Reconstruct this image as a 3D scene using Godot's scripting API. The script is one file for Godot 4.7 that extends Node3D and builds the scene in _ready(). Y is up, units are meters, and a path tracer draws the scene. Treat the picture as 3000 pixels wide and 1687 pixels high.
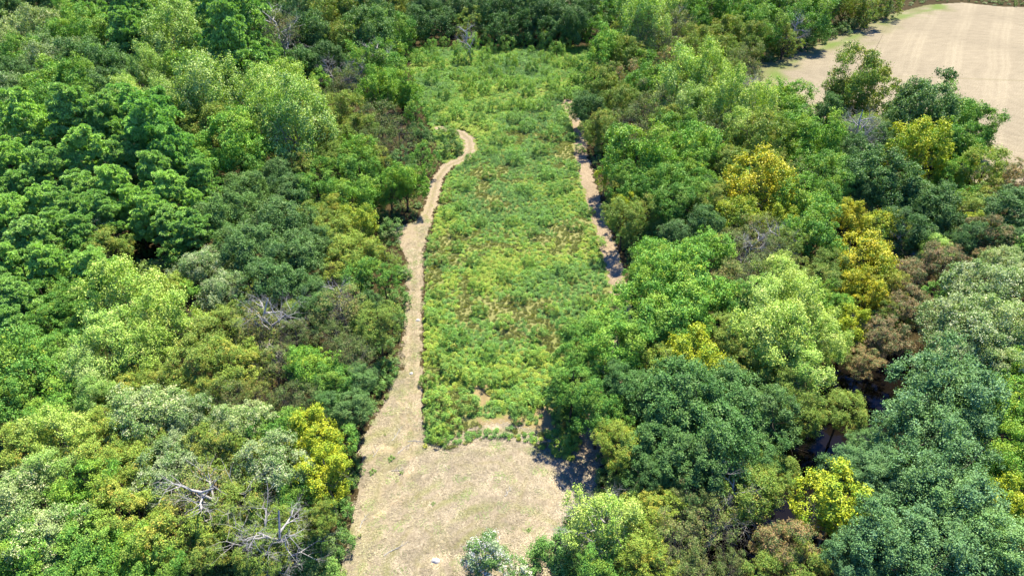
extends Node3D
# A mown clearing with a sapling strip, two tracks and mixed woodland, seen from a drone.

const LIN := 0.4          # vertex colours hold base colour / LIN, the leaf materials hold LIN
var rng := RandomNumberGenerator.new()
var used := {}
var leaf_mats := []
var bark_mats := []
var crowns := {}
var trunks := []
var limb_sets := []
var noise_a := FastNoiseLite.new()
var noise_b := FastNoiseLite.new()

var MOWN := PackedVector2Array([Vector2(-19.9, -33.2), Vector2(-19.4, -43.9), Vector2(-19.4, -54.7), Vector2(-20.3, -64.9), Vector2(-18.1, -72.2), Vector2(-17.9, -81.0), Vector2(-16.8, -84.9), Vector2(-14.9, -84.9), Vector2(-12.8, -69.8), Vector2(-11.9, -63.4), Vector2(-8.6, -64.5), Vector2(-5.9, -66.3), Vector2(-2.1, -67.3), Vector2(2.3, -66.3), Vector2(6.0, -63.8), Vector2(9.1, -61.4), Vector2(12.4, -63.1), Vector2(10.6, -55.9), Vector2(7.3, -51.2), Vector2(5.9, -43.9), Vector2(6.0, -33.2)])
var TRACK_LEFT := PackedVector2Array([Vector2(-13.7, -62.4), Vector2(-14.6, -72.2), Vector2(-16.0, -84.9), Vector2(-17.3, -98.1), Vector2(-18.7, -111.2), Vector2(-18.4, -121.9), Vector2(-17.6, -132.3), Vector2(-17.3, -144.1), Vector2(-15.6, -150.9), Vector2(-12.0, -155.0), Vector2(-10.5, -160.3), Vector2(-11.1, -166.9), Vector2(-13.5, -171.6), Vector2(-19.6, -175.0)])
var TRACK_UPPER := PackedVector2Array([Vector2(-24.4, -196.4), Vector2(-27.8, -207.0), Vector2(-32.0, -223.3)])
var SOIL := [[-4.3, -73.0, 1.2, 2.2], [-1.8, -67.1, 3.5, 1.6], [5.1, -68.2, 1.5, 2.2], [2.3, -66.0, 3.0, 1.0]]
var VERGES := [PackedVector2Array([Vector2(-19.4, -64.5), Vector2(-16.9, -73.9), Vector2(-17.1, -84.9), Vector2(-18.9, -98.1), Vector2(-20.9, -111.2), Vector2(-22.8, -117.2), Vector2(-19.9, -126.1), Vector2(-18.1, -138.0), Vector2(-17.7, -148.3), Vector2(-19.1, -170.0)]), PackedVector2Array([Vector2(-19.4, -43.9), Vector2(-18.9, -54.7), Vector2(-19.7, -64.5)]), PackedVector2Array([Vector2(9.9, -59.0), Vector2(14.0, -72.2), Vector2(19.1, -88.0), Vector2(19.8, -100.5), Vector2(19.5, -109.8), Vector2(18.6, -127.0), Vector2(18.1, -148.3), Vector2(18.5, -170.0), Vector2(17.4, -190.5)]), PackedVector2Array([Vector2(5.1, -46.4), Vector2(7.3, -51.2), Vector2(10.6, -55.9), Vector2(12.3, -62.4)])]
var MARKS := [PackedVector2Array([Vector2(-13.7, -62.4), Vector2(-14.7, -57.7), Vector2(-15.9, -52.3), Vector2(-16.7, -46.4), Vector2(-16.8, -41.6)]), PackedVector2Array([Vector2(-14.9, -63.1), Vector2(-14.6, -59.0), Vector2(-12.2, -54.1), Vector2(-8.8, -49.5), Vector2(-7.0, -43.9)]), PackedVector2Array([Vector2(-10.1, -63.1), Vector2(-5.8, -64.5), Vector2(-0.4, -63.8), Vector2(3.8, -60.4), Vector2(5.1, -55.9), Vector2(2.5, -50.6), Vector2(-2.2, -46.4)]), PackedVector2Array([Vector2(-6.7, -60.4), Vector2(-1.5, -61.0), Vector2(1.1, -57.7), Vector2(0.1, -54.1), Vector2(-4.2, -50.1), Vector2(-10.3, -45.9)]), PackedVector2Array([Vector2(-17.4, -62.4), Vector2(-17.2, -55.9), Vector2(-17.5, -46.9)]), PackedVector2Array([Vector2(-5.4, -55.9), Vector2(-8.3, -54.7), Vector2(-11.9, -51.7), Vector2(-14.2, -47.9), Vector2(-16.3, -43.9)]), PackedVector2Array([Vector2(6.9, -61.0), Vector2(7.7, -57.1), Vector2(5.4, -52.3), Vector2(0.1, -47.9), Vector2(-4.9, -45.4)])]
var TRACK_FORK := PackedVector2Array([Vector2(-24.6, -121.1), Vector2(-19.7, -124.4), Vector2(-17.5, -127.0), Vector2(-17.0, -118.7), Vector2(-18.2, -111.2), Vector2(-20.3, -109.8), Vector2(-22.6, -115.7)])
var PATH_RIGHT := PackedVector2Array([Vector2(9.6, -59.0), Vector2(11.1, -66.0), Vector2(15.0, -75.6), Vector2(18.6, -88.0), Vector2(19.2, -99.3), Vector2(19.1, -108.4), Vector2(18.7, -118.7), Vector2(18.0, -130.5), Vector2(17.4, -146.2), Vector2(17.1, -157.4), Vector2(18.2, -170.0), Vector2(17.6, -178.4), Vector2(16.6, -185.8), Vector2(16.6, -195.4)])
var MEADOW := PackedVector2Array([Vector2(-12.0, -62.7), Vector2(-13.1, -72.2), Vector2(-14.4, -85.9), Vector2(-15.8, -100.5), Vector2(-16.7, -111.2), Vector2(-16.3, -123.6), Vector2(-16.0, -134.2), Vector2(-15.9, -144.1), Vector2(-13.1, -150.5), Vector2(-17.1, -152.8), Vector2(-21.5, -172.7), Vector2(-28.3, -200.5), Vector2(-35.1, -236.3), Vector2(-36.8, -255.7), Vector2(-28.5, -269.3), Vector2(27.6, -269.3), Vector2(28.9, -236.3), Vector2(20.8, -190.5), Vector2(18.7, -155.0), Vector2(18.8, -128.7), Vector2(20.8, -111.2), Vector2(21.2, -98.1), Vector2(19.3, -84.9), Vector2(16.1, -74.7), Vector2(11.5, -64.5), Vector2(9.7, -59.4), Vector2(5.9, -61.0), Vector2(2.3, -63.4), Vector2(-2.1, -64.5), Vector2(-5.8, -63.4), Vector2(-8.4, -62.4)])
var FAR_FIELD := PackedVector2Array([Vector2(74.1, -227.5), Vector2(99.0, -246.7), Vector2(124.8, -269.3), Vector2(151.6, -295.6), Vector2(181.8, -316.7), Vector2(200.0, -321.3), Vector2(213.2, -313.8), Vector2(226.2, -312.3), Vector2(256.2, -284.1), Vector2(127.8, -117.2), Vector2(106.1, -123.6), Vector2(105.8, -150.5), Vector2(77.3, -150.5), Vector2(77.4, -172.7), Vector2(72.4, -187.4), Vector2(72.5, -207.7)])
var FAR_EDGE := PackedVector2Array([Vector2(74.8, -184.3), Vector2(76.8, -207.7), Vector2(81.4, -227.5), Vector2(99.0, -246.7), Vector2(124.8, -269.3), Vector2(151.6, -295.6), Vector2(181.8, -316.7)])
var CREEK := PackedVector2Array([Vector2(101.0, -138.0), Vector2(68.3, -103.1), Vector2(61.1, -92.3), Vector2(57.2, -81.0), Vector2(48.9, -69.8), Vector2(40.5, -62.4), Vector2(33.2, -54.7), Vector2(28.2, -47.4), Vector2(24.7, -41.6), Vector2(20.3, -29.6)])
var BARE := [[5.9, -57.1, 1.4, 1.3], [-8.5, -45.8, 1.7, 1.0], [-13.7, -54.4, 1.6, 0.8], [-13.5, -58.7, 1.0, 0.8], [-6.3, -63.4, 1.2, 0.5], [-3.6, -62.4, 1.0, 0.5], [-13.5, -61.0, 0.8, 0.5], [-16.9, -62.4, 2.2, 0.6], [9.6, -61.0, 1.4, 0.8], [-16.3, -71.4, 0.4, 0.6], [-16.2, -90.6, 0.4, 0.6], [-2.1, -66.3, 2.0, 0.5], [-15.9, -52.3, 1.2, 0.7]]
var STICKS := [[-14.1, -63.7, 2.2, 0, "straight pale stick at the foot of the left track"], [-18.4, -61.0, 2.0, 80, "pale stick lying along the mown field's upper left edge"], [-16.3, -63.8, 3.0, 70, "long thin stick below the left track's end"], [-15.2, -61.6, 2.4, 40, "bent stick on the pale ground below the left track"], [-14.7, -46.4, 3.2, 35, "long pale stick near the mown field's lower left"], [-15.6, -58.7, 1.6, 10, "short stick beside the small green plant"], [-0.9, -54.7, 1.8, 60, "short pale stick in the middle of the mown field"], [-18.1, -50.1, 2.2, 75, "pale stick by the mown field's left edge"]]
var STONES := [[-15.8, -90.5, 0.45, "pale stone on the left track's long straight, upper"], [-15.3, -77.3, 0.40, "pale stone on the left track's long straight, lower"], [-8.7, -45.8, 0.55, "pale stone on bare soil at the mown field's bottom"], [18.3, -181.3, 0.50, "pale stone near the right path's upper end"]]
var PLANTS := [[-18.0, -58.5, 0.90, "small green plant at the mown field's upper left"], [-15.9, -60.7, 0.90, "low green plant below the left track's end"], [2.0, -49.8, 0.50, "tiny green plant near the mown field's lower right"], [-9.7, -53.6, 0.50, "tiny green plant in the mown field's centre left"]]
var KINDS := {
	"oak": ["oak_tree", "tree", "dark oak trees"], "map": ["broadleaf_tree", "tree", "green broadleaf trees"], "pop": ["poplar_tree", "tree", "pale poplar trees"], "yel": ["autumn_tree", "tree", "yellow autumn trees"],
	"olv": ["feathery_tree", "tree", "olive feathery trees"], "brn": ["bronze_tree", "tree", "bronze-brown trees"], "blu": ["blue_green_tree", "tree", "blue-green trees by the creek"], "gry": ["silvery_tree", "tree", "silvery pale trees"],
	"thn": ["sparse_tree", "tree", "thin-crowned trees"], "pin": ["pine_tree", "pine", "pines left of the track"], "flw": ["blossoming_tree", "tree", "white-blossomed trees"], "shr": ["shrub", "shrub", "shrubs along the wood's edge"],
	"bush": ["sapling_bush", "bush", "sapling bushes in the strip"],
}
var TREES := [
	["oak",1,-189.0,-270.5,9.86,8.4,1,"nearest dark green oak tree near the upper left corner",1.28],
	["oak",1,-176.5,-276.2,9.54,8.1,1,"second nearest dark green oak tree near the upper left corner",1.28],
	["oak",0,-168.4,-284.9,8.27,7.0,1,"mid green oak tree near the upper left corner",1.28],
	["gry",2,-178.5,-252.0,6.53,5.9,0,"nearest whitish green tree near the upper left corner",1.28],
	["gry",2,-164.6,-245.1,7.73,6.9,1,"second nearest whitish green tree near the upper left corner",1.28],
	["gry",2,-167.3,-262.9,5.81,5.2,0,"third nearest whitish green tree near the upper left corner",1.28],
	["gry",4,-150.8,-222.3,6.72,6.0,1,"nearest cool silvery tree near the upper left corner",1.28],
	["map",2,-154.9,-256.0,8.01,7.6,1,"second nearest vivid green broadleaf tree near the upper left corner",1.28],
	["map",0,-136.8,-234.1,8.29,7.9,1,"second nearest bright green broadleaf tree near the picture's top edge",1.28],
	["map",2,-147.7,-233.9,7.00,6.6,1,"nearest vivid green broadleaf tree near the upper left corner",1.28],
	["pin",0,-117.7,-221.2,10.22,14.3,1,"second nearest green pine tree near the picture's top edge",1.28],
	["pin",1,-115.1,-209.1,7.87,11.0,1,"nearest deep green pine tree near the picture's top edge",1.28],
	["pop",2,-114.0,-238.9,9.69,11.1,1,"nearest creamy pale green poplar tree near the picture's top edge",1.28],
	["pop",0,-102.3,-211.4,9.53,10.9,1,"nearest pale yellow-green poplar tree near the picture's top edge",1.28],
	["pin",0,-93.0,-229.5,10.94,15.3,1,"nearest green pine tree near the picture's top edge",1.28],
	["pin",1,-78.8,-202.0,11.31,15.8,1,"second nearest deep green pine tree near the picture's top edge",1.28],
	["pin",1,-75.1,-184.5,9.85,13.8,1,"third nearest deep green pine tree near the picture's top edge",1.28],
	["map",0,-97.4,-271.2,7.92,7.5,1,"nearest bright green broadleaf tree near the picture's top edge",1.28],
	["pin",0,-76.3,-198.1,6.06,8.5,1,"third nearest green pine tree near the picture's top edge",1.28],
	["oak",0,-150.6,-275.5,8.53,7.2,1,"nearest mid green oak tree near the picture's top edge",1.28],
	["map",1,-136.6,-276.9,8.06,7.6,1,"plain green broadleaf tree near the picture's top edge",1.28],
	["thn",0,-66.1,-201.3,5.60,18.2,0,"thin-crowned tree above and left of the grey dead thicket",1.28],
	["oak",4,-92.8,-280.6,7.16,6.1,0,"nearest bluish green oak tree near the picture's top edge",1.28],
	["blu",1,-76.6,-258.9,8.05,9.2,1,"mid blue-green broadleaf tree above and left of the grey dead thicket",1.28],
	["oak",5,-72.4,-229.7,6.90,5.9,1,"second nearest very dark green oak tree left of the grey dead thicket",1.28],
	["oak",1,-65.0,-227.7,9.79,8.3,1,"dark green oak tree above and left of the grey dead thicket",1.28],
	["oak",4,-63.0,-207.8,7.14,6.1,1,"bluish green oak tree left of the grey dead thicket",1.28],
	["olv",0,-60.3,-246.0,10.43,9.4,1,"olive green feathery tree above the grey dead thicket",1.28],
	["olv",0,-56.3,-228.1,7.70,6.9,1,"olive green feathery tree above and left of the grey dead thicket",1.28],
	["oak",0,-49.5,-247.6,11.39,9.7,1,"mid green oak tree above the grey dead thicket",1.28],
	["oak",2,-47.4,-226.8,9.34,7.9,1,"lighter green oak tree above the grey dead thicket",1.28],
	["olv",0,-43.7,-273.5,6.97,6.3,0,"olive green feathery tree above and right of the grey dead thicket",1.28],
	["map",3,-36.2,-218.1,5.43,5.2,0,"yellowish green broadleaf tree right of the grey dead thicket",1.28],
	["oak",1,-44.6,-236.2,7.07,6.0,1,"dark green oak tree above and right of the grey dead thicket",1.28],
	["oak",5,-56.6,-211.5,7.25,6.1,1,"nearest very dark green oak tree left of the grey dead thicket",1.28],
	["map",1,-66.6,-200.9,6.18,5.9,1,"plain green broadleaf tree left of the grey dead thicket",1.28],
	["map",2,-56.2,-195.6,4.56,4.3,0,"vivid green broadleaf tree left of the grey dead thicket",1.28],
	["map",1,-150.2,-211.2,7.22,6.9,1,"nearest plain green broadleaf tree near the upper left corner",1.28],
	["gry",1,-139.1,-205.0,7.06,6.3,1,"soft silvery tree near the upper left corner",1.28],
	["oak",1,-139.1,-192.5,6.72,5.7,1,"third nearest dark green oak tree near the upper left corner",1.28],
	["map",2,-125.7,-184.2,7.18,6.8,1,"third nearest vivid green broadleaf tree near the upper left corner",1.28],
	["oak",4,-125.9,-205.6,8.63,7.3,1,"third nearest bluish green oak tree near the picture's top edge",1.28],
	["oak",4,-113.7,-197.1,8.34,7.1,1,"second nearest bluish green oak tree near the picture's top edge",1.28],
	["map",0,-115.6,-181.0,7.77,7.4,1,"bright green broadleaf tree near the upper left corner",1.28],
	["oak",0,-106.8,-178.7,7.71,6.5,1,"second nearest mid green oak tree near the picture's top edge",1.28],
	["oak",4,-130.4,-172.0,6.15,5.2,1,"bluish green oak tree near the upper left corner",1.28],
	["map",1,-120.0,-168.9,6.71,6.4,1,"second nearest plain green broadleaf tree near the upper left corner",1.28],
	["map",0,-109.3,-165.0,6.59,6.3,1,"bright green broadleaf tree above and left of the gap below the pines",1.27],
	["oak",1,-108.5,-192.5,6.72,5.7,1,"dark green oak tree near the picture's top edge",1.28],
	["pop",0,-101.9,-190.2,6.62,7.6,1,"second nearest pale yellow-green poplar tree near the picture's top edge",1.28],
	["pop",2,-100.5,-175.7,5.88,6.7,1,"second nearest creamy pale green poplar tree near the picture's top edge",1.28],
	["map",3,-97.6,-193.8,6.74,6.4,1,"yellowish green broadleaf tree near the picture's top edge",1.28],
	["pop",3,-90.1,-195.3,5.65,6.5,0,"golden green poplar tree near the picture's top edge",1.28],
	["pop",0,-76.4,-165.3,8.79,10.1,1,"pale yellow-green poplar tree above the two bare pale trunks",1.28],
	["pop",0,-87.2,-166.6,6.29,7.2,1,"pale yellow-green poplar tree above and left of the two bare pale trunks",1.28],
	["olv",0,-81.8,-164.4,5.93,5.5,1,"olive green feathery tree above and left of the two bare pale trunks",1.26],
	["olv",0,-72.7,-156.6,6.95,6.5,1,"olive green feathery tree above the two bare pale trunks",1.25],
	["pop",2,-94.6,-166.4,4.98,5.8,0,"creamy pale green poplar tree above and left of the two bare pale trunks",1.27],
	["gry",4,-120.2,-157.9,6.37,6.0,1,"second nearest cool silvery tree near the upper left corner",1.25],
	["pin",2,-105.1,-143.2,6.99,9.7,1,"second nearest light green pine tree above and left of the gap below the pines",1.22],
	["pin",0,-97.1,-144.6,7.61,10.5,1,"fourth nearest green pine tree above and left of the gap below the pines",1.24],
	["pin",0,-90.6,-145.7,6.51,9.1,1,"third nearest green pine tree above the gap below the pines",1.23],
	["pin",4,-88.9,-152.1,6.73,9.3,1,"third nearest cool green pine tree above and left of the two bare pale trunks",1.25],
	["pin",4,-77.5,-137.8,7.35,10.1,1,"nearest cool green pine tree above and left of the two bare pale trunks",1.21],
	["pin",4,-85.3,-158.0,5.70,8.0,1,"second nearest cool green pine tree above and left of the two bare pale trunks",1.26],
	["pin",4,-69.7,-132.3,5.87,8.5,1,"second nearest cool green pine tree left of the two bare pale trunks",1.17],
	["olv",3,-82.2,-155.3,5.05,5.1,1,"ochre olive feathery tree above and left of the two bare pale trunks",1.23],
	["pin",4,-67.2,-132.2,4.09,6.7,0,"nearest cool green pine tree left of the two bare pale trunks",1.15],
	["pin",2,-102.6,-128.5,5.75,8.4,1,"fifth nearest light green pine tree near the picture's left edge",1.15],
	["pin",0,-93.3,-125.8,5.66,8.4,1,"third nearest green pine tree above and left of the gap below the pines",1.14],
	["pin",2,-87.0,-130.4,6.25,8.9,1,"nearest light green pine tree above and left of the gap below the pines",1.17],
	["pin",0,-81.3,-132.3,4.99,7.6,1,"second nearest green pine tree above the gap below the pines",1.16],
	["pin",2,-76.3,-118.8,5.42,8.4,1,"second nearest light green pine tree above the gap below the pines",1.11],
	["pin",0,-70.9,-124.0,5.17,8.0,1,"nearest green pine tree above the gap below the pines",1.13],
	["pin",2,-65.2,-116.3,5.34,8.5,1,"light green pine tree above and right of the gap below the pines",1.09],
	["pin",2,-61.1,-116.3,3.31,6.7,0,"light green pine tree below and left of the two bare pale trunks",1.08],
	["pin",2,-71.0,-113.3,4.05,7.5,1,"nearest light green pine tree above the gap below the pines",1.07],
	["pin",0,-60.9,-105.3,3.83,7.9,1,"green pine tree right of the gap below the pines",1.03],
	["pin",0,-82.1,-117.0,4.96,8.1,1,"second nearest green pine tree above and left of the gap below the pines",1.09],
	["pin",2,-86.1,-111.2,4.78,8.3,1,"fourth nearest light green pine tree near the picture's left edge",1.06],
	["pin",2,-90.1,-106.0,4.99,8.7,1,"third nearest light green pine tree near the picture's left edge",1.04],
	["pin",0,-80.2,-97.7,5.06,9.3,1,"second nearest green pine tree near the picture's left edge",1.00],
	["pin",2,-81.5,-91.6,4.16,8.5,1,"nearest light green pine tree near the picture's left edge",1.00],
	["pin",2,-73.5,-90.1,4.45,8.8,1,"second nearest light green pine tree near the picture's left edge",1.00],
	["pin",0,-73.8,-82.0,4.19,8.6,1,"nearest green pine tree near the picture's left edge",1.00],
	["pin",0,-77.9,-110.0,3.96,7.7,1,"nearest green pine tree above and left of the gap below the pines",1.05],
	["map",0,-73.4,-166.4,5.98,5.7,1,"bright green broadleaf tree above the two bare pale trunks",1.27],
	["map",2,-60.9,-142.3,8.16,8.2,1,"vivid green broadleaf tree above the two bare pale trunks",1.21],
	["pop",2,-63.1,-169.0,7.33,8.4,1,"second nearest creamy pale green poplar tree above and right of the two bare pale trunks",1.28],
	["pop",3,-57.2,-171.6,7.42,8.5,1,"golden green poplar tree left of the grey dead thicket",1.28],
	["pop",0,-48.9,-146.7,8.89,10.1,1,"pale yellow-green poplar tree below and left of the grey dead thicket",1.24],
	["pop",2,-55.0,-149.7,7.27,8.4,1,"nearest creamy pale green poplar tree above and right of the two bare pale trunks",1.24],
	["map",0,-56.4,-137.6,5.17,6.0,1,"bright green broadleaf tree above and right of the two bare pale trunks",1.17],
	["oak",0,-50.4,-134.6,4.63,5.6,1,"mid green oak tree right of the two bare pale trunks",1.15],
	["thn",5,-51.7,-181.0,4.64,4.4,0,"dark twiggy tree below and left of the grey dead thicket",1.28],
	["olv",0,-46.0,-137.2,4.23,5.2,0,"olive green feathery tree right of the two bare pale trunks",1.16],
	["olv",2,-49.9,-168.5,5.38,4.9,1,"light olive feathery tree below and left of the grey dead thicket",1.27],
	["olv",0,-43.0,-165.7,6.62,6.0,1,"olive green feathery tree below the grey dead thicket",1.27],
	["map",3,-35.0,-141.9,5.28,5.9,1,"yellowish green broadleaf tree below the grey dead thicket",1.19],
	["map",3,-35.8,-181.3,7.09,6.7,1,"nearest yellowish green broadleaf tree below and right of the grey dead thicket",1.28],
	["map",3,-30.6,-186.0,5.95,5.6,1,"second nearest yellowish green broadleaf tree below and right of the grey dead thicket",1.28],
	["map",0,-25.4,-173.0,4.51,4.3,0,"bright green broadleaf tree above and left of the left track's bend",1.28],
	["thn",5,-32.0,-159.8,6.42,6.3,1,"dark twiggy tree below and right of the grey dead thicket",1.25],
	["thn",5,-27.0,-154.3,4.63,4.9,0,"dark twiggy tree left of the left track's bend",1.22],
	["oak",0,-22.4,-159.7,3.72,3.7,0,"mid green oak tree left of the left track's bend",1.23],
	["map",1,-20.3,-144.9,3.68,4.6,0,"plain green broadleaf tree left of the left track's bend",1.19],
	["map",0,-32.5,-133.4,5.05,6.1,1,"bright green broadleaf tree above and left of the left track's fork",1.15],
	["olv",0,-28.9,-139.4,4.28,5.2,0,"olive green feathery tree above and left of the left track's fork",1.17],
	["map",3,-22.2,-128.7,4.69,6.1,1,"yellowish green broadleaf tree above the left track's fork",1.13],
	["map",3,-25.1,-126.1,4.40,6.0,1,"nearest yellowish green broadleaf tree above and left of the left track's fork",1.12],
	["olv",1,-39.4,-141.0,4.68,5.4,1,"dull olive feathery tree below the grey dead thicket",1.18],
	["map",1,-28.6,-124.8,3.94,5.8,0,"nearest plain green broadleaf tree above and left of the left track's fork",1.11],
	["shr",1,-54.8,-135.1,4.24,1.5,0,"plain shrub right of the two bare pale trunks",1.00],
	["map",1,-40.2,-134.9,4.18,5.4,0,"second nearest plain green broadleaf tree above and left of the left track's fork",1.15],
	["shr",5,-36.1,-137.3,3.82,1.3,0,"second nearest dark shrub above and left of the left track's fork",1.00],
	["oak",0,-25.4,-139.6,4.29,5.1,0,"mid green oak tree above the left track's fork",1.17],
	["shr",5,-15.1,-158.2,3.46,1.2,0,"dark shrub left of the left track's bend",1.00],
	["shr",2,-16.3,-167.4,3.06,1.1,0,"lively green shrub above and left of the left track's bend",1.00],
	["oak",2,-50.4,-110.2,5.94,8.0,1,"nearest lighter green oak tree below the two bare pale trunks",1.06],
	["oak",0,-41.9,-107.6,6.60,8.6,1,"nearest mid green oak tree below and right of the two bare pale trunks",1.05],
	["oak",0,-43.3,-97.2,5.77,8.8,1,"second nearest mid green oak tree below and right of the two bare pale trunks",1.00],
	["oak",0,-36.2,-95.6,6.06,9.0,1,"third nearest mid green oak tree below and right of the two bare pale trunks",1.00],
	["oak",2,-48.4,-101.8,4.12,7.6,1,"second nearest lighter green oak tree below the two bare pale trunks",1.00],
	["oak",1,-37.8,-87.2,5.37,8.5,1,"dark green oak tree below and right of the two bare pale trunks",1.00],
	["oak",1,-32.2,-88.0,4.07,7.6,1,"second nearest dark green oak tree left of the left track's long straight",1.00],
	["oak",0,-33.9,-101.8,4.12,7.6,1,"mid green oak tree left of the left track's fork",1.00],
	["olv",1,-37.7,-112.6,4.04,6.6,1,"dull olive feathery tree below and right of the two bare pale trunks",1.06],
	["map",3,-31.6,-120.2,5.08,6.9,1,"second nearest yellowish green broadleaf tree above and left of the left track's fork",1.10],
	["olv",3,-34.1,-115.2,4.11,6.5,1,"ochre olive feathery tree left of the left track's fork",1.07],
	["yel",0,-27.9,-108.7,4.33,7.2,1,"yellow-leaved autumn tree left of the left track's fork",1.04],
	["olv",2,-27.7,-98.8,4.40,7.8,1,"light olive feathery tree left of the left track's fork",1.00],
	["olv",3,-25.0,-100.1,3.34,7.0,0,"ochre olive feathery tree below and left of the left track's fork",1.00],
	["shr",1,-24.8,-117.6,3.20,1.1,0,"plain shrub left of the left track's fork",1.00],
	["shr",5,-27.8,-124.2,3.11,1.1,0,"nearest dark shrub above and left of the left track's fork",1.00],
	["olv",1,-21.6,-98.2,2.76,6.6,0,"dull olive feathery tree below and left of the left track's fork",1.00],
	["olv",2,-29.0,-92.9,3.18,6.9,0,"light olive feathery tree above and left of the left track's long straight",1.00],
	["map",0,-25.3,-92.6,3.52,7.1,1,"bright green broadleaf tree above and left of the left track's long straight",1.00],
	["map",1,-21.0,-92.4,3.17,6.9,0,"plain green broadleaf tree above and left of the left track's long straight",1.00],
	["shr",0,-20.3,-94.8,3.13,1.1,0,"green shrub above and left of the left track's long straight",1.00],
	["shr",1,-19.9,-89.0,2.48,0.9,0,"plain shrub left of the left track's long straight",1.00],
	["oak",1,-22.2,-85.4,3.01,6.8,0,"nearest dark green oak tree left of the left track's long straight",1.00],
	["thn",2,-25.8,-82.8,4.56,7.9,1,"pale twiggy tree left of the left track's long straight",1.00],
	["shr",5,-24.4,-85.3,3.78,1.3,1,"dark shrub left of the left track's long straight",1.00],
	["shr",1,-21.6,-81.7,3.01,1.1,0,"plain shrub below and left of the left track's long straight",1.00],
	["thn",5,-25.2,-76.3,3.41,7.1,1,"nearest dark twiggy tree left of the left track's long straight",1.00],
	["shr",4,-19.4,-77.2,2.59,0.9,0,"bluish shrub below and left of the left track's long straight",1.00],
	["shr",0,-20.0,-73.8,2.52,0.9,0,"green shrub above the mown field's left corner",1.00],
	["shr",2,-20.8,-103.1,2.34,0.8,0,"lively green shrub below the left track's fork",1.00],
	["gry",0,-51.5,-93.5,4.76,8.1,1,"silvery green tree right of the gap below the pines",1.00],
	["gry",0,-45.4,-87.2,4.38,7.8,1,"silvery green tree below and right of the gap below the pines",1.00],
	["map",0,-58.3,-100.1,3.34,7.0,0,"bright green broadleaf tree right of the gap below the pines",1.00],
	["shr",0,-70.9,-102.3,3.88,1.4,1,"green shrub below and left of the gap below the pines",1.00],
	["shr",2,-65.1,-101.5,4.24,1.5,1,"lively green shrub below the gap below the pines",1.00],
	["map",1,-68.3,-88.4,3.75,7.3,1,"plain green broadleaf tree below and left of the gap below the pines",1.00],
	["map",5,-62.9,-79.9,3.51,7.1,1,"deep green broadleaf tree below and left of the gap below the pines",1.00],
	["map",1,-65.0,-78.7,2.85,6.6,0,"third nearest plain green broadleaf tree near the picture's left edge",1.00],
	["olv",0,-39.8,-84.8,3.65,7.2,1,"olive green feathery tree below the two bare pale trunks",1.00],
	["olv",0,-34.5,-83.1,3.28,7.0,1,"olive green feathery tree left of the left track's long straight",1.00],
	["map",2,-51.8,-88.5,3.08,6.8,0,"vivid green broadleaf tree below and right of the gap below the pines",1.00],
	["pop",3,-57.0,-81.5,6.39,9.3,1,"nearest golden green poplar tree below the gap below the pines",1.00],
	["pop",3,-49.6,-77.5,5.58,8.7,1,"second nearest golden green poplar tree below the gap below the pines",1.00],
	["pop",2,-55.8,-72.4,5.35,8.5,1,"creamy pale green poplar tree below the gap below the pines",1.00],
	["pop",0,-57.2,-67.6,4.30,7.7,1,"pale yellow-green poplar tree near the picture's left edge",1.00],
	["pop",3,-50.6,-71.9,4.46,7.8,1,"third nearest golden green poplar tree below the gap below the pines",1.00],
	["map",0,-64.4,-67.9,5.43,8.6,1,"nearest bright green broadleaf tree near the picture's left edge",1.00],
	["map",0,-63.6,-62.2,4.09,7.6,1,"second nearest bright green broadleaf tree near the picture's left edge",1.00],
	["map",2,-58.4,-62.6,3.57,7.2,1,"vivid green broadleaf tree near the picture's left edge",1.00],
	["map",1,-66.7,-74.6,3.36,7.0,1,"second nearest plain green broadleaf tree near the picture's left edge",1.00],
	["map",1,-71.5,-74.0,3.05,6.8,1,"nearest plain green broadleaf tree near the picture's left edge",1.00],
	["olv",0,-42.8,-77.3,4.36,7.8,1,"nearest olive green feathery tree below and right of the gap below the pines",1.00],
	["thn",3,-36.8,-78.2,4.39,7.8,1,"ochre twiggy tree below and right of the gap below the pines",1.00],
	["thn",5,-31.4,-77.4,3.75,7.3,1,"second nearest dark twiggy tree left of the left track's long straight",1.00],
	["olv",0,-42.5,-69.7,4.66,8.0,1,"second nearest olive green feathery tree below and right of the gap below the pines",1.00],
	["olv",2,-37.0,-69.9,4.39,7.8,1,"light olive feathery tree above and left of the mown field's left corner",1.00],
	["thn",0,-32.8,-71.0,3.56,7.2,1,"thin-crowned tree above and left of the mown field's left corner",1.00],
	["map",3,-27.9,-69.4,4.08,7.6,1,"yellowish green broadleaf tree above and left of the mown field's left corner",1.00],
	["map",0,-24.0,-68.1,3.18,6.9,1,"bright green broadleaf tree above and left of the mown field's left corner",1.00],
	["thn",3,-33.4,-64.6,2.81,6.6,1,"ochre twiggy tree left of the mown field's left corner",1.00],
	["thn",5,-29.5,-64.6,2.81,6.6,1,"dark twiggy tree left of the mown field's left corner",1.00],
	["oak",0,-20.9,-68.4,2.90,6.7,1,"mid green oak tree above the mown field's left corner",1.00],
	["oak",0,-20.5,-62.5,3.30,7.0,1,"mid green oak tree above and left of the mown field's left corner",1.00],
	["oak",4,-24.3,-63.2,2.77,6.6,1,"bluish green oak tree above and left of the mown field's left corner",1.00],
	["olv",0,-46.1,-67.2,3.44,7.1,1,"olive green feathery tree below the gap below the pines",1.00],
	["olv",2,-50.2,-65.8,3.68,7.3,1,"light olive feathery tree below the gap below the pines",1.00],
	["gry",2,-45.2,-60.6,5.34,8.5,1,"whitish green tree below the gap below the pines",1.00],
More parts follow.
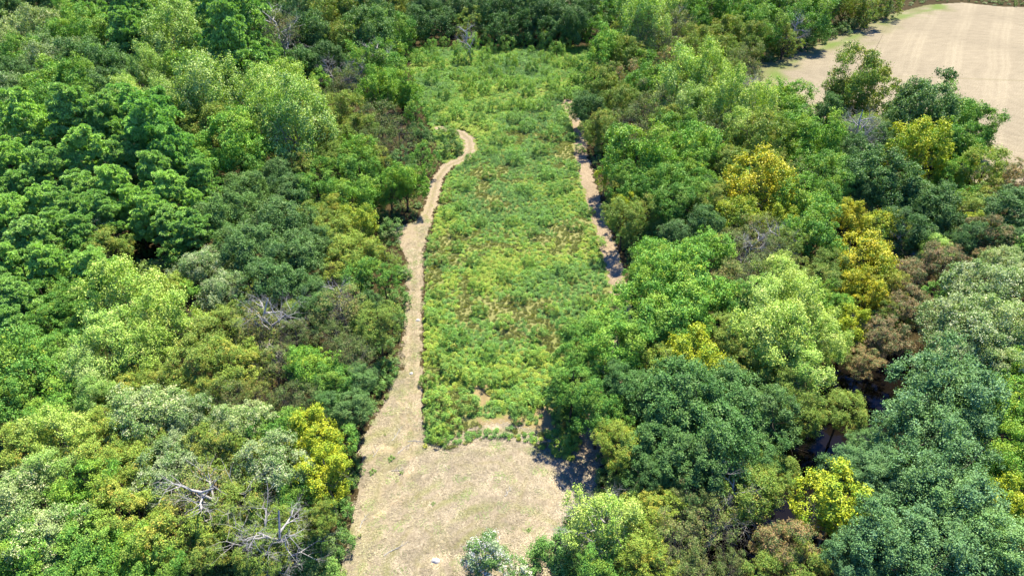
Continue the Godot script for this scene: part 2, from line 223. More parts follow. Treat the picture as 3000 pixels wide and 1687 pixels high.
	["gry",0,-40.6,-60.2,4.02,7.5,1,"silvery green tree above and left of the fallen white tree",1.00],
	["gry",2,-33.5,-58.9,3.97,7.5,1,"whitish green tree above the fallen white tree",1.00],
	["gry",0,-27.4,-52.4,4.45,7.8,1,"silvery green tree above the fallen white tree",1.00],
	["olv",0,-35.8,-55.2,3.83,7.4,1,"third nearest olive green feathery tree above and left of the fallen white tree",1.00],
	["olv",3,-31.5,-54.5,3.05,6.8,1,"ochre olive feathery tree above the fallen white tree",1.00],
	["yel",3,-24.3,-58.3,3.94,7.5,1,"gold-leaved autumn tree left of the mown field's left corner",1.00],
	["yel",3,-21.4,-52.0,3.71,7.3,1,"nearest gold-leaved autumn tree below and left of the mown field's left corner",1.00],
	["yel",3,-24.4,-54.4,2.80,6.6,1,"second nearest gold-leaved autumn tree below and left of the mown field's left corner",1.00],
	["map",1,-27.3,-60.7,2.44,6.3,0,"plain green broadleaf tree left of the mown field's left corner",1.00],
	["map",0,-20.5,-58.1,2.38,6.3,0,"bright green broadleaf tree left of the mown field's left corner",1.00],
	["shr",1,-20.6,-58.5,1.79,0.6,0,"nearest plain shrub below and left of the mown field's left corner",1.00],
	["shr",4,-21.2,-51.7,2.32,0.8,0,"bluish shrub above and right of the fallen white tree",1.00],
	["shr",1,-21.1,-55.3,2.01,0.7,0,"second nearest plain shrub below and left of the mown field's left corner",1.00],
	["pop",3,-54.9,-57.5,4.17,7.6,1,"golden green poplar tree near the lower left corner",1.00],
	["olv",2,-48.9,-54.6,4.30,7.7,1,"second nearest light olive feathery tree near the lower left corner",1.00],
	["olv",2,-45.0,-52.6,3.73,7.3,1,"third nearest light olive feathery tree near the picture's lower edge",1.00],
	["olv",2,-57.9,-54.9,4.31,7.7,1,"nearest light olive feathery tree near the lower left corner",1.00],
	["pop",0,-52.6,-51.2,3.68,7.3,1,"pale yellow-green poplar tree near the lower left corner",1.00],
	["gry",2,-54.6,-48.1,4.25,7.7,1,"second nearest whitish green tree near the lower left corner",1.00],
	["map",3,-47.1,-49.4,3.84,7.4,1,"yellowish green broadleaf tree near the lower left corner",1.00],
	["olv",2,-41.7,-46.6,4.19,7.6,1,"second nearest light olive feathery tree near the picture's lower edge",1.00],
	["olv",2,-35.8,-43.7,4.05,7.5,1,"nearest light olive feathery tree near the picture's lower edge",1.00],
	["gry",2,-48.3,-43.1,4.25,7.7,1,"nearest whitish green tree near the lower left corner",1.00],
	["map",2,-50.7,-41.4,3.95,7.5,1,"vivid green broadleaf tree near the lower left corner",1.00],
	["map",0,-43.8,-42.9,3.80,7.3,1,"bright green broadleaf tree near the lower left corner",1.00],
	["map",3,-39.2,-41.7,3.32,7.0,1,"yellowish green broadleaf tree near the picture's lower edge",1.00],
	["gry",0,-39.7,-51.0,3.91,7.4,1,"silvery green tree near the picture's lower edge",1.00],
	["thn",2,-35.0,-48.3,4.03,7.5,1,"pale twiggy tree near the picture's lower edge",1.00],
	["olv",0,-35.5,-53.6,2.53,6.4,1,"second nearest olive green feathery tree above and left of the fallen white tree",1.00],
	["olv",1,-31.7,-42.6,2.91,6.7,1,"dull olive feathery tree near the picture's lower edge",1.00],
	["olv",0,-29.8,-48.0,3.55,7.2,1,"nearest olive green feathery tree above and left of the fallen white tree",1.00],
	["shr",1,-35.6,-44.1,3.33,1.2,1,"plain shrub near the picture's lower edge",1.00],
	["map",1,-24.5,-49.4,2.90,6.7,1,"plain green broadleaf tree above the fallen white tree",1.00],
	["olv",1,-21.2,-46.6,2.35,6.3,1,"dull olive feathery tree above and right of the fallen white tree",1.00],
	["shr",2,-23.6,-45.6,3.38,1.2,1,"nearest lively green shrub below and right of the fallen white tree",1.00],
	["shr",1,-20.7,-46.3,2.68,0.9,1,"plain shrub right of the fallen white tree",1.00],
	["shr",5,-30.6,-43.7,3.08,1.1,1,"dark shrub near the picture's lower edge",1.00],
	["shr",2,-21.4,-43.6,2.61,0.9,1,"second nearest lively green shrub below and right of the fallen white tree",1.00],
	["oak",5,-32.9,-272.1,7.75,6.6,1,"second nearest dark green shade-tinted oak tree left of the sapling strip's top",1.28],  # backlit oak wall from here on: its shade is put into the leaf tint
	["oak",5,-25.8,-259.2,7.05,6.0,0,"nearest dark green shade-tinted oak tree left of the sapling strip's top",1.28],
	["oak",5,-19.3,-272.1,7.75,6.6,1,"third nearest dark green shade-tinted oak tree above and left of the sapling strip's top",1.28],
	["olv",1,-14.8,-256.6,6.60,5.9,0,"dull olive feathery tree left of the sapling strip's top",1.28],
	["oak",5,-7.0,-262.7,8.69,7.4,1,"second nearest dark green shade-tinted oak tree above and left of the sapling strip's top",1.28],
	["oak",5,-4.0,-251.6,6.87,5.8,0,"nearest dark green shade-tinted oak tree above and left of the sapling strip's top",1.28],
	["oak",5,6.2,-264.1,9.12,7.7,1,"second nearest dark green shade-tinted oak tree above and right of the sapling strip's top",1.28],
	["oak",5,4.6,-254.1,6.93,5.9,0,"nearest dark green shade-tinted oak tree above and right of the sapling strip's top",1.28],
	["oak",5,16.2,-260.1,8.61,7.3,1,"second nearest dark green shade-tinted oak tree right of the sapling strip's top",1.28],
	["oak",5,21.5,-251.7,7.63,6.5,1,"third nearest dark green shade-tinted oak tree right of the sapling strip's top",1.28],
	["oak",5,29.3,-268.0,8.04,6.8,1,"fourth nearest dark green shade-tinted oak tree right of the sapling strip's top",1.28],
	["oak",5,-26.4,-285.3,7.65,6.5,0,"fourth nearest dark green shade-tinted oak tree above and left of the sapling strip's top",1.28],
	["oak",5,-1.3,-284.2,8.46,7.2,1,"dark green shade-tinted oak tree above the sapling strip's top",1.28],
	["oak",5,20.8,-285.9,7.66,6.5,0,"fourth nearest dark green shade-tinted oak tree above and right of the sapling strip's top",1.28],
	["oak",5,11.4,-287.2,7.69,6.5,0,"third nearest dark green shade-tinted oak tree above and right of the sapling strip's top",1.28],
	["oak",0,-13.9,-287.2,7.69,6.5,0,"mid green oak tree above and left of the sapling strip's top",1.28],
	["map",1,29.9,-249.8,5.33,5.1,0,"second nearest plain green broadleaf tree above the right path's upper end",1.28],
	["oak",5,13.7,-251.4,6.12,5.2,0,"nearest dark green shade-tinted oak tree right of the sapling strip's top",1.28],
	["map",1,38.3,-262.4,7.11,6.7,0,"plain green broadleaf tree above and right of the right path's upper end",1.28],
	["olv",0,38.1,-248.4,6.05,5.4,0,"olive green feathery tree above and right of the right path's upper end",1.28],
	["pop",2,46.5,-248.8,10.46,12.0,1,"second nearest creamy pale green poplar tree above and right of the right path's upper end",1.28],
	["pop",2,42.1,-228.1,9.32,10.7,1,"nearest creamy pale green poplar tree above and right of the right path's upper end",1.28],
	["thn",2,55.2,-251.9,8.36,7.9,1,"pale twiggy tree left of the hay field's left end",1.28],
	["map",0,64.9,-257.9,8.99,8.5,1,"second nearest bright green broadleaf tree above and left of the hay field's left end",1.28],
	["thn",0,55.2,-236.9,7.51,7.1,1,"second nearest thin-crowned tree left of the hay field's left end",1.28],
	["map",1,79.8,-265.8,9.22,8.7,1,"nearest plain green broadleaf tree above and left of the hay field's left end",1.28],
	["map",0,83.4,-251.9,8.36,7.9,1,"nearest bright green broadleaf tree above and left of the hay field's left end",1.28],
	["map",0,86.2,-240.0,8.02,7.6,1,"bright green broadleaf tree above the hay field's left end",1.28],
	["olv",0,92.2,-236.4,6.63,6.0,0,"olive green feathery tree above and right of the hay field's left end",1.28],
	["thn",1,101.6,-261.0,6.72,6.4,0,"dull twiggy tree above and right of the hay field's left end",1.28],
	["map",0,105.3,-250.3,8.76,8.3,1,"bright green broadleaf tree above and right of the hay field's left end",1.28],
	["map",1,120.4,-276.9,8.06,7.6,1,"plain green broadleaf tree left of the hay field's far corner",1.28],
	["olv",0,138.4,-277.4,7.58,6.8,0,"olive green feathery tree left of the hay field's far corner",1.28],
	["shr",3,128.6,-279.5,2.37,0.8,0,"yellowish shrub left of the hay field's far corner",1.00],
	["map",1,100.5,-270.3,8.87,8.4,1,"plain green broadleaf tree above the hay field's left end",1.28],
	["oak",1,111.2,-283.1,8.23,7.0,1,"dark green oak tree above and right of the hay field's left end",1.28],
	["map",1,66.7,-279.8,8.13,7.7,1,"second nearest plain green broadleaf tree above and left of the hay field's left end",1.28],
	["olv",1,153.8,-293.5,6.38,5.7,0,"third nearest dull olive feathery tree above the pale dead tree",1.28],
	["map",2,30.9,-223.8,7.25,6.9,1,"third nearest vivid green broadleaf tree above and right of the right path's upper end",1.28],
	["map",2,27.0,-215.0,5.37,5.1,0,"second nearest vivid green broadleaf tree above and right of the right path's upper end",1.28],
	["map",1,23.2,-213.1,4.01,3.8,0,"nearest plain green broadleaf tree above the right path's upper end",1.28],
	["map",2,23.0,-196.3,4.06,3.9,0,"nearest vivid green broadleaf tree above and right of the right path's upper end",1.28],
	["oak",5,22.7,-188.7,3.34,3.0,0,"very dark green oak tree above and right of the right path's upper end",1.28],
	["thn",1,45.0,-225.1,8.85,8.4,1,"dull twiggy tree above and right of the right path's upper end",1.28],
	["olv",1,37.6,-216.4,6.57,5.9,1,"dull olive feathery tree above and right of the right path's upper end",1.28],
	["brn",2,33.5,-198.7,5.35,4.8,0,"nearest reddish-brown seed-topped tree above and right of the right path's upper end",1.28],
	["olv",5,29.3,-202.9,5.13,4.6,0,"deep olive feathery tree above and right of the right path's upper end",1.28],
	["map",0,40.8,-208.3,5.58,5.3,0,"bright green broadleaf tree above and right of the right path's upper end",1.28],
	["brn",2,45.9,-206.3,5.93,5.3,0,"second nearest reddish-brown seed-topped tree above and right of the right path's upper end",1.28],
	["olv",0,62.2,-228.5,6.87,6.2,1,"olive green feathery tree left of the hay field's left end",1.28],
	["olv",5,72.2,-223.9,5.50,4.9,0,"deep olive feathery tree left of the hay field's left end",1.28],
	["thn",0,68.8,-203.3,6.62,6.3,1,"nearest thin-crowned tree left of the hay field's left end",1.28],
	["olv",1,63.0,-198.3,6.12,5.5,1,"dull olive feathery tree left of the hay field's left end",1.28],
	["pop",2,43.0,-175.7,7.56,8.7,1,"creamy pale green poplar tree left of the hay field's left end",1.28],
	["pop",3,49.8,-176.4,8.25,9.5,1,"second nearest golden green poplar tree below and left of the hay field's left end",1.28],
	["thn",0,66.8,-187.3,5.48,5.2,0,"thin-crowned tree below and left of the hay field's left end",1.28],
	["shr",4,26.4,-180.8,3.83,1.3,0,"bluish shrub right of the right path's upper end",1.00],
	["shr",5,26.7,-169.3,3.92,1.4,0,"dark shrub below and right of the right path's upper end",1.00],
	["thn",5,34.8,-166.1,7.27,6.9,1,"second nearest dark twiggy tree right of the right path's upper end",1.28],
	["thn",5,28.5,-156.7,6.02,6.0,1,"nearest dark twiggy tree right of the right path's upper end",1.24],
	["olv",1,39.7,-161.7,5.85,5.5,1,"dull olive feathery tree right of the right path's upper end",1.25],
	["pop",0,45.4,-166.3,5.95,6.8,1,"pale yellow-green poplar tree below and left of the hay field's left end",1.28],
	["shr",0,22.6,-158.0,3.72,1.3,0,"green shrub below and right of the right path's upper end",1.00],
	["shr",2,24.3,-150.0,3.57,1.3,0,"lively green shrub below and right of the right path's upper end",1.00],
	["map",3,26.7,-136.0,7.89,8.1,1,"yellowish green broadleaf tree below and right of the right path's upper end",1.18],
	["map",1,24.1,-128.0,4.45,6.0,1,"plain green broadleaf tree above the right path's lower end",1.13],
	["map",0,39.1,-154.2,5.94,6.0,1,"bright green broadleaf tree above and left of the big golden tree",1.23],
	["map",2,39.9,-141.1,6.98,7.3,1,"vivid green broadleaf tree above and left of the big golden tree",1.20],
	["map",3,38.4,-131.3,4.99,6.2,1,"yellowish green broadleaf tree left of the big golden tree",1.14],
	["olv",0,34.1,-146.9,5.43,5.7,1,"olive green feathery tree below and right of the right path's upper end",1.20],
	["yel",3,20.2,-135.4,2.80,4.7,0,"gold-leaved autumn tree below and right of the right path's upper end",1.15],
	["yel",3,22.2,-121.2,2.79,5.4,0,"gold-leaved autumn tree above the right path's lower end",1.09],
	["shr",1,22.7,-129.6,2.75,1.0,0,"plain shrub above the right path's lower end",1.00],
	["olv",3,21.2,-127.1,2.67,5.1,0,"ochre olive feathery tree above the right path's lower end",1.11],
	["map",1,28.6,-125.5,4.82,6.4,1,"plain green broadleaf tree above and right of the right path's lower end",1.12],
	["map",5,31.2,-118.1,4.60,6.7,1,"deep green broadleaf tree above and right of the right path's lower end",1.08],
	["olv",1,25.7,-117.4,3.76,6.1,0,"dull olive feathery tree above and right of the right path's lower end",1.08],
	["thn",5,48.7,-154.8,6.27,6.3,1,"dark twiggy tree above and left of the big golden tree",1.24],
	["pop",3,53.2,-161.0,7.69,8.8,1,"nearest golden green poplar tree below and left of the hay field's left end",1.28],
	["pop",3,57.4,-155.3,7.48,8.6,1,"golden green poplar tree below the hay field's left end",1.26],
	["pop",3,52.1,-150.3,6.11,7.2,1,"golden green poplar tree above and left of the big golden tree",1.23],
	["map",3,68.7,-168.7,7.36,7.0,1,"yellowish green broadleaf tree below the hay field's left end",1.28],
	["olv",1,55.6,-143.9,8.25,7.9,1,"dull olive feathery tree above the big golden tree",1.21],
	["map",0,67.6,-157.3,6.35,6.3,1,"bright green broadleaf tree left of the pale dead tree",1.25],
	["map",3,68.0,-145.5,7.14,7.3,1,"yellowish green broadleaf tree left of the pale dead tree",1.21],
	["map",0,65.7,-132.7,5.48,6.5,1,"bright green broadleaf tree below and left of the pale dead tree",1.15],
	["olv",1,46.6,-137.1,5.62,6.2,1,"dull olive feathery tree above and left of the big golden tree",1.17],
	["olv",1,55.9,-135.0,5.55,6.3,1,"dull olive feathery tree above and right of the big golden tree",1.16],
	["thn",5,61.3,-132.8,4.13,5.5,0,"dark twiggy tree right of the big golden tree",1.14],
	["oak",1,80.9,-168.5,5.72,4.9,1,"dark green oak tree above and left of the pale dead tree",1.27],
	["map",1,48.0,-130.7,4.08,5.6,0,"plain green broadleaf tree left of the big golden tree",1.14],
	["oak",1,40.4,-127.0,3.99,5.6,0,"dark green oak tree left of the big golden tree",1.12],
	["map",3,63.5,-141.9,5.28,5.9,1,"yellowish green broadleaf tree above and right of the big golden tree",1.19],
	["olv",1,91.8,-176.7,10.35,8.9,1,"second nearest dull olive feathery tree above the pale dead tree",1.28],
	["olv",1,89.6,-178.1,6.31,5.7,1,"nearest dull olive feathery tree above the pale dead tree",1.28],
	["thn",2,104.6,-178.1,4.23,4.0,0,"pale twiggy tree above and right of the pale dead tree",1.28],
	["oak",0,99.0,-160.1,10.21,8.7,1,"mid green oak tree right of the pale dead tree",1.28],
	["oak",1,94.9,-158.4,5.76,5.3,1,"dark green oak tree right of the pale dead tree",1.24],
	["map",0,108.5,-162.2,7.14,6.8,1,"bright green broadleaf tree above and left of the hay field's near corner",1.27],
	["map",1,112.2,-156.7,6.02,6.0,1,"plain green broadleaf tree above and left of the hay field's near corner",1.24],
	["yel",3,89.7,-142.2,7.30,7.7,1,"gold-leaved autumn tree right of the pale dead tree",1.20],
	["map",2,96.6,-137.7,4.47,5.5,1,"vivid green broadleaf tree below and left of the hay field's near corner",1.17],
	["map",4,100.0,-148.8,5.48,5.8,1,"cool green broadleaf tree left of the hay field's near corner",1.21],
	["olv",2,102.3,-135.6,6.49,6.9,1,"light olive feathery tree below and left of the hay field's near corner",1.17],
	["olv",0,99.4,-126.9,3.99,5.6,0,"olive green feathery tree below the hay field's near corner",1.12],
	["brn",2,112.4,-138.7,2.85,4.5,0,"reddish-brown seed-topped tree below and right of the hay field's near corner",1.16],
	["oak",1,74.2,-124.4,7.78,8.2,1,"nearest dark green oak tree below and right of the pale dead tree",1.13],
	["oak",1,80.6,-121.5,6.39,7.5,1,"second nearest dark green oak tree below and right of the pale dead tree",1.11],
	["oak",1,82.8,-116.1,6.17,7.7,1,"nearest dark green oak tree below and left of the hay field's near corner",1.08],
	["oak",5,71.9,-109.9,5.53,7.8,1,"very dark green oak tree below and right of the pale dead tree",1.05],
	["oak",5,70.1,-122.0,4.72,6.4,1,"very dark green oak tree below the pale dead tree",1.10],
	["yel",0,96.0,-123.5,2.39,5.1,0,"yellow-leaved autumn tree below the hay field's near corner",1.10],
	["oak",1,94.2,-114.1,5.69,7.6,1,"dark green oak tree below the hay field's near corner",1.07],
	["yel",3,87.6,-112.0,3.03,6.1,0,"gold-leaved autumn tree below the hay field's near corner",1.05],
	["oak",5,88.5,-103.3,4.17,7.5,1,"nearest very dark green oak tree near the picture's right edge",1.01],
	["map",1,92.5,-124.8,3.94,5.8,0,"plain green broadleaf tree below and left of the hay field's near corner",1.11],
	["oak",5,81.2,-103.7,3.80,7.2,1,"second nearest very dark green oak tree near the picture's right edge",1.01],
	["map",1,71.5,-134.9,4.18,5.4,0,"plain green broadleaf tree below the pale dead tree",1.15],
	["oak",1,75.5,-106.4,4.26,7.3,1,"second nearest dark green oak tree below and left of the hay field's near corner",1.03],
	["yel",6,48.4,-120.3,7.98,9.0,1,"big golden-yellow tree with pale limbs left of the hay field",1.12],
	["yel",0,42.0,-112.6,4.64,7.1,1,"yellow-leaved autumn tree below and left of the big golden tree",1.06],
	["yel",3,50.0,-111.7,4.02,6.7,1,"gold-leaved autumn tree below and right of the big golden tree",1.05],
	["map",3,55.0,-114.2,6.09,7.9,1,"yellowish green broadleaf tree below and right of the big golden tree",1.08],
	["map",0,53.1,-103.0,5.65,8.5,1,"bright green broadleaf tree below and right of the big golden tree",1.02],
	["olv",1,48.0,-101.8,4.12,7.6,1,"dull olive feathery tree below and right of the big golden tree",1.00],
	["yel",6,63.7,-113.4,4.06,6.7,1,"nearest deep golden autumn tree below the pale dead tree",1.06],
	["yel",3,69.3,-111.7,4.61,7.1,1,"gold-leaved autumn tree below the pale dead tree",1.06],
	["yel",6,59.3,-97.2,5.77,8.8,1,"second nearest deep golden autumn tree below the pale dead tree",1.00],
	["yel",6,56.3,-90.4,4.48,7.9,1,"deep golden autumn tree above the creek's dark bend",1.00],
	["yel",3,51.5,-81.5,3.88,7.4,1,"gold-leaved autumn tree above the creek's dark bend",1.00],
	["map",3,49.8,-86.1,3.35,7.0,1,"second nearest yellowish green broadleaf tree above the creek's dark bend",1.00],
	["olv",5,52.9,-96.0,3.61,7.2,1,"second nearest deep olive feathery tree below and right of the big golden tree",1.00],
	["map",3,48.2,-78.7,2.85,6.6,0,"nearest yellowish green broadleaf tree above the creek's dark bend",1.00],
	["thn",2,73.0,-106.6,2.73,6.3,0,"pale twiggy tree below and right of the pale dead tree",1.02],
	["pop",2,74.8,-102.2,3.58,7.2,1,"creamy pale green poplar tree near the picture's right edge",1.00],
	["brn",0,66.7,-95.8,4.31,7.7,1,"third nearest bronze-brown seed-topped tree near the picture's right edge",1.00],
	["brn",0,72.6,-96.0,4.67,8.0,1,"nearest bronze-brown seed-topped tree near the picture's right edge",1.00],
	["brn",2,81.5,-98.9,2.77,6.6,0,"reddish-brown seed-topped tree near the picture's right edge",1.00],
	["brn",0,62.6,-86.1,4.34,7.8,1,"second nearest bronze-brown seed-topped tree near the picture's right edge",1.00],
	["brn",0,54.9,-78.4,4.09,7.6,1,"bronze-brown seed-topped tree above the creek's dark bend",1.00],
	["brn",2,50.5,-74.4,3.06,6.8,1,"reddish-brown seed-topped tree above the creek's dark bend",1.00],
	["olv",5,59.5,-85.4,3.01,6.8,0,"deep olive feathery tree above the creek's dark bend",1.00],
	["map",1,68.5,-88.5,3.08,6.8,0,"plain green broadleaf tree near the picture's right edge",1.00],
	["shr",4,28.3,-116.0,4.64,1.6,1,"bluish shrub above and right of the right path's lower end",1.00],
	["shr",0,23.9,-117.5,3.41,1.2,0,"green shrub above and right of the right path's lower end",1.00],
	["shr",1,22.7,-114.2,2.51,0.9,0,"plain shrub above and right of the right path's lower end",1.00],
	["shr",1,23.7,-107.0,2.60,0.9,0,"plain shrub right of the right path's lower end",1.00],
	["oak",5,29.7,-106.8,3.89,7.0,1,"very dark green oak tree above and right of the right path's lower end",1.03],
	["oak",1,35.4,-109.7,4.36,7.0,1,"dark green oak tree below and left of the big golden tree",1.04],
	["thn",1,37.8,-102.2,3.76,7.3,1,"dull twiggy tree below and left of the big golden tree",1.00],
	["thn",2,40.7,-100.1,3.34,7.0,0,"pale twiggy tree below the big golden tree",1.00],
	["thn",5,44.8,-98.0,4.02,7.5,1,"dark twiggy tree below the big golden tree",1.00],
	["olv",5,47.6,-94.1,3.21,6.9,0,"nearest deep olive feathery tree below and right of the big golden tree",1.00],
	["map",2,23.9,-95.2,5.34,8.5,1,"second nearest vivid green broadleaf tree right of the right path's lower end",1.00],
	["map",2,32.2,-96.8,5.05,8.3,1,"vivid green broadleaf tree below and left of the big golden tree",1.00],
	["map",2,21.6,-85.8,5.64,8.7,1,"nearest vivid green broadleaf tree below and right of the right path's lower end",1.00],
	["map",2,27.8,-86.2,6.30,9.2,1,"third nearest vivid green broadleaf tree right of the right path's lower end",1.00],
	["map",2,23.9,-78.8,5.65,8.7,1,"second nearest vivid green broadleaf tree below and right of the right path's lower end",1.00],
	["map",2,20.5,-93.3,2.84,6.6,0,"nearest vivid green broadleaf tree right of the right path's lower end",1.00],
	["map",2,13.9,-79.4,4.12,7.6,1,"nearest vivid green broadleaf tree below the right path's lower end",1.00],
	["map",0,9.4,-77.2,3.44,7.1,1,"bright green broadleaf tree below and left of the right path's lower end",1.00],
	["map",2,14.5,-72.5,4.77,8.1,1,"second nearest vivid green broadleaf tree below the right path's lower end",1.00],
	["map",1,9.0,-71.7,3.28,7.0,1,"second nearest plain green broadleaf tree above the mown field's right corner",1.00],
	["map",1,6.9,-70.0,2.36,6.3,0,"nearest shade-tinted green broadleaf tree above the mown field's right corner",1.00],  # shaded side of the maples, the shade put into its leaf tint
	["map",0,18.9,-76.1,4.62,8.0,1,"bright green broadleaf tree below the right path's lower end",1.00],
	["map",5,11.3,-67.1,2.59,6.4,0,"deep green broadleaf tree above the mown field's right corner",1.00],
	["yel",3,24.2,-70.2,4.97,8.2,1,"gold-leaved autumn tree below and right of the right path's lower end",1.00],
	["olv",2,21.4,-70.2,3.53,7.1,1,"light olive feathery tree below and right of the right path's lower end",1.00],
	["olv",2,27.4,-68.3,3.47,7.1,1,"light olive feathery tree left of the creek's dark bend",1.00],
	["map",1,34.1,-83.5,3.93,7.5,1,"plain green broadleaf tree below the big golden tree",1.00],
	["pop",3,42.7,-89.8,4.47,7.8,1,"golden green poplar tree below the big golden tree",1.00],
	["pop",2,37.6,-83.5,4.90,8.2,1,"creamy pale green poplar tree below the big golden tree",1.00],
	["pop",3,42.7,-81.0,5.43,8.6,1,"third nearest golden green poplar tree above and left of the creek's dark bend",1.00],
	["pop",3,37.3,-73.4,5.69,8.8,1,"second nearest golden green poplar tree above and left of the creek's dark bend",1.00],
	["pop",3,43.6,-75.5,4.30,7.7,1,"nearest golden green poplar tree above and left of the creek's dark bend",1.00],
	["pop",2,39.0,-69.5,4.37,7.8,1,"creamy pale green poplar tree above and left of the creek's dark bend",1.00],
	["pop",0,34.7,-76.9,3.74,7.3,1,"pale yellow-green poplar tree above and left of the creek's dark bend",1.00],
	["olv",0,32.0,-71.3,3.27,7.0,1,"olive green feathery tree above and left of the creek's dark bend",1.00],
	["oak",4,20.5,-61.6,5.91,8.9,1,"second nearest bluish green oak tree above and right of the mown field's right corner",1.00],
	["oak",4,17.3,-65.2,3.93,7.4,1,"nearest bluish green oak tree above and right of the mown field's right corner",1.00],
	["oak",4,27.5,-63.3,5.48,8.6,1,"second nearest bluish green oak tree left of the creek's dark bend",1.00],
	["oak",0,32.2,-61.8,4.61,8.0,1,"mid green oak tree left of the creek's dark bend",1.00],
	["oak",4,23.2,-56.1,6.11,9.1,1,"bluish green oak tree above and left of the creek's lower pool",1.00],
	["oak",4,18.3,-55.9,4.61,8.0,1,"second nearest bluish green oak tree right of the mown field's right corner",1.00],
	["oak",4,29.4,-56.9,4.14,7.6,1,"nearest bluish green oak tree left of the creek's dark bend",1.00],
	["oak",0,20.6,-51.9,4.42,7.8,1,"mid green oak tree above and left of the creek's lower pool",1.00],
	["map",1,13.5,-60.4,2.30,6.2,0,"plain green broadleaf tree above and right of the mown field's right corner",1.00],
	["oak",4,15.5,-55.1,3.07,6.8,1,"nearest bluish green oak tree right of the mown field's right corner",1.00],
	["oak",1,15.9,-51.6,2.97,6.7,1,"dark green oak tree below and right of the mown field's right corner",1.00],
	["olv",1,24.6,-52.9,3.74,7.3,1,"dull olive feathery tree above and left of the creek's lower pool",1.00],
	["shr",3,13.0,-59.8,1.95,0.7,0,"yellowish shrub below and right of the mown field's right corner",1.00],
	["shr",0,11.9,-56.8,2.17,0.8,0,"green shrub below and right of the mown field's right corner",1.00],
	["olv",1,35.9,-67.9,3.46,7.1,1,"dull olive feathery tree above and left of the creek's dark bend",1.00],
	["oak",1,16.1,-63.4,2.50,6.4,0,"dark green oak tree above and right of the mown field's right corner",1.00],
	["olv",1,43.5,-64.4,3.63,7.2,1,"dull olive feathery tree above the creek's dark bend",1.00],
	["gry",0,72.3,-85.5,5.95,9.0,1,"nearest silvery green tree near the picture's right edge",1.00],
	["gry",2,70.0,-76.5,6.14,9.1,1,"second nearest whitish green tree near the picture's right edge",1.00],
	["gry",0,64.6,-76.8,5.85,8.9,1,"second nearest silvery green tree near the picture's right edge",1.00],
	["gry",0,60.8,-71.1,4.43,7.8,1,"third nearest silvery green tree near the picture's right edge",1.00],
	["gry",2,65.8,-70.3,4.40,7.8,1,"third nearest whitish green tree near the picture's right edge",1.00],
	["gry",2,81.2,-90.0,3.79,7.3,1,"nearest whitish green tree near the picture's right edge",1.00],
	["blu",0,53.2,-61.3,6.23,10.6,1,"second nearest blue-green broadleaf tree right of the creek's dark bend",1.00],
	["blu",2,57.0,-62.1,4.59,9.1,1,"light blue-green broadleaf tree near the picture's right edge",1.00],
	["blu",2,43.7,-56.6,2.72,7.5,1,"light blue-green broadleaf tree below and right of the creek's dark bend",1.00],
	["blu",0,47.8,-54.9,5.26,9.7,1,"nearest blue-green broadleaf tree right of the creek's dark bend",1.00],
	["blu",0,52.0,-54.9,4.52,9.1,1,"third nearest blue-green broadleaf tree right of the creek's dark bend",1.00],
	["blu",1,45.0,-51.9,2.95,7.7,1,"mid blue-green broadleaf tree right of the lime-yellow tree",1.00],
	["blu",0,46.1,-47.1,5.29,9.7,1,"blue-green broadleaf tree right of the lime-yellow tree",1.00],
	["blu",2,46.5,-44.6,4.49,9.1,1,"second nearest light blue-green broadleaf tree near the lower right corner",1.00],
	["blu",1,38.0,-41.8,4.36,8.9,1,"mid blue-green broadleaf tree below and right of the lime-yellow tree",1.00],
	["blu",0,42.0,-40.3,4.69,9.2,1,"blue-green broadleaf tree near the lower right corner",1.00],
	["blu",2,48.7,-40.3,4.69,9.2,1,"nearest light blue-green broadleaf tree near the lower right corner",1.00],
	["map",3,62.7,-61.2,4.58,7.9,1,"yellowish green broadleaf tree near the picture's right edge",1.00],
	["map",3,57.6,-53.0,4.48,7.9,1,"yellowish green broadleaf tree near the lower right corner",1.00],
	["yel",3,54.3,-46.7,3.96,7.5,1,"gold-leaved autumn tree near the lower right corner",1.00],
	["blu",5,34.7,-40.8,3.04,7.8,1,"deep blue-green broadleaf tree below the lime-yellow tree",1.00],
	["yel",2,35.8,-48.1,4.71,8.0,1,"rounded lime-yellow tree by the creek among blue-green trees",1.00],
	["yel",3,36.0,-45.0,2.54,6.4,1,"gold-leaved autumn tree below the lime-yellow tree",1.00],
	["brn",2,29.4,-43.8,3.84,7.4,1,"reddish-brown seed-topped tree right of the creek's lower pool",1.00],
	["olv",1,27.3,-41.0,3.07,6.8,1,"dull olive feathery tree below and right of the creek's lower pool",1.00],
	["olv",1,26.3,-51.3,4.40,7.8,1,"dull olive feathery tree above the creek's lower pool",1.00],
	["thn",0,22.2,-46.9,3.74,7.3,1,"nearest thin-crowned tree above and left of the creek's lower pool",1.00],
	["thn",0,19.1,-48.4,2.87,6.7,1,"second nearest thin-crowned tree above and left of the creek's lower pool",1.00],
	["olv",1,31.2,-41.5,2.88,6.7,1,"dull olive feathery tree right of the creek's lower pool",1.00],
	["thn",0,16.8,-43.5,3.60,7.2,1,"thin-crowned tree left of the creek's lower pool",1.00],
	["thn",1,19.2,-41.1,2.86,6.6,1,"dull twiggy tree left of the creek's lower pool",1.00],
	["thn",5,23.4,-42.7,2.25,6.2,1,"dark twiggy tree left of the creek's lower pool",1.00],
	["pop",3,9.7,-43.8,4.28,7.7,1,"golden green poplar tree below the mown field's right corner",1.00],
	["shr",1,8.2,-50.6,2.30,0.8,0,"plain shrub below the mown field's right corner",1.00],
	["olv",3,15.3,-47.1,3.29,7.0,1,"ochre olive feathery tree below and right of the mown field's right corner",1.00],
	["shr",2,13.6,-54.5,2.91,1.0,1,"lively green shrub below and right of the mown field's right corner",1.00],
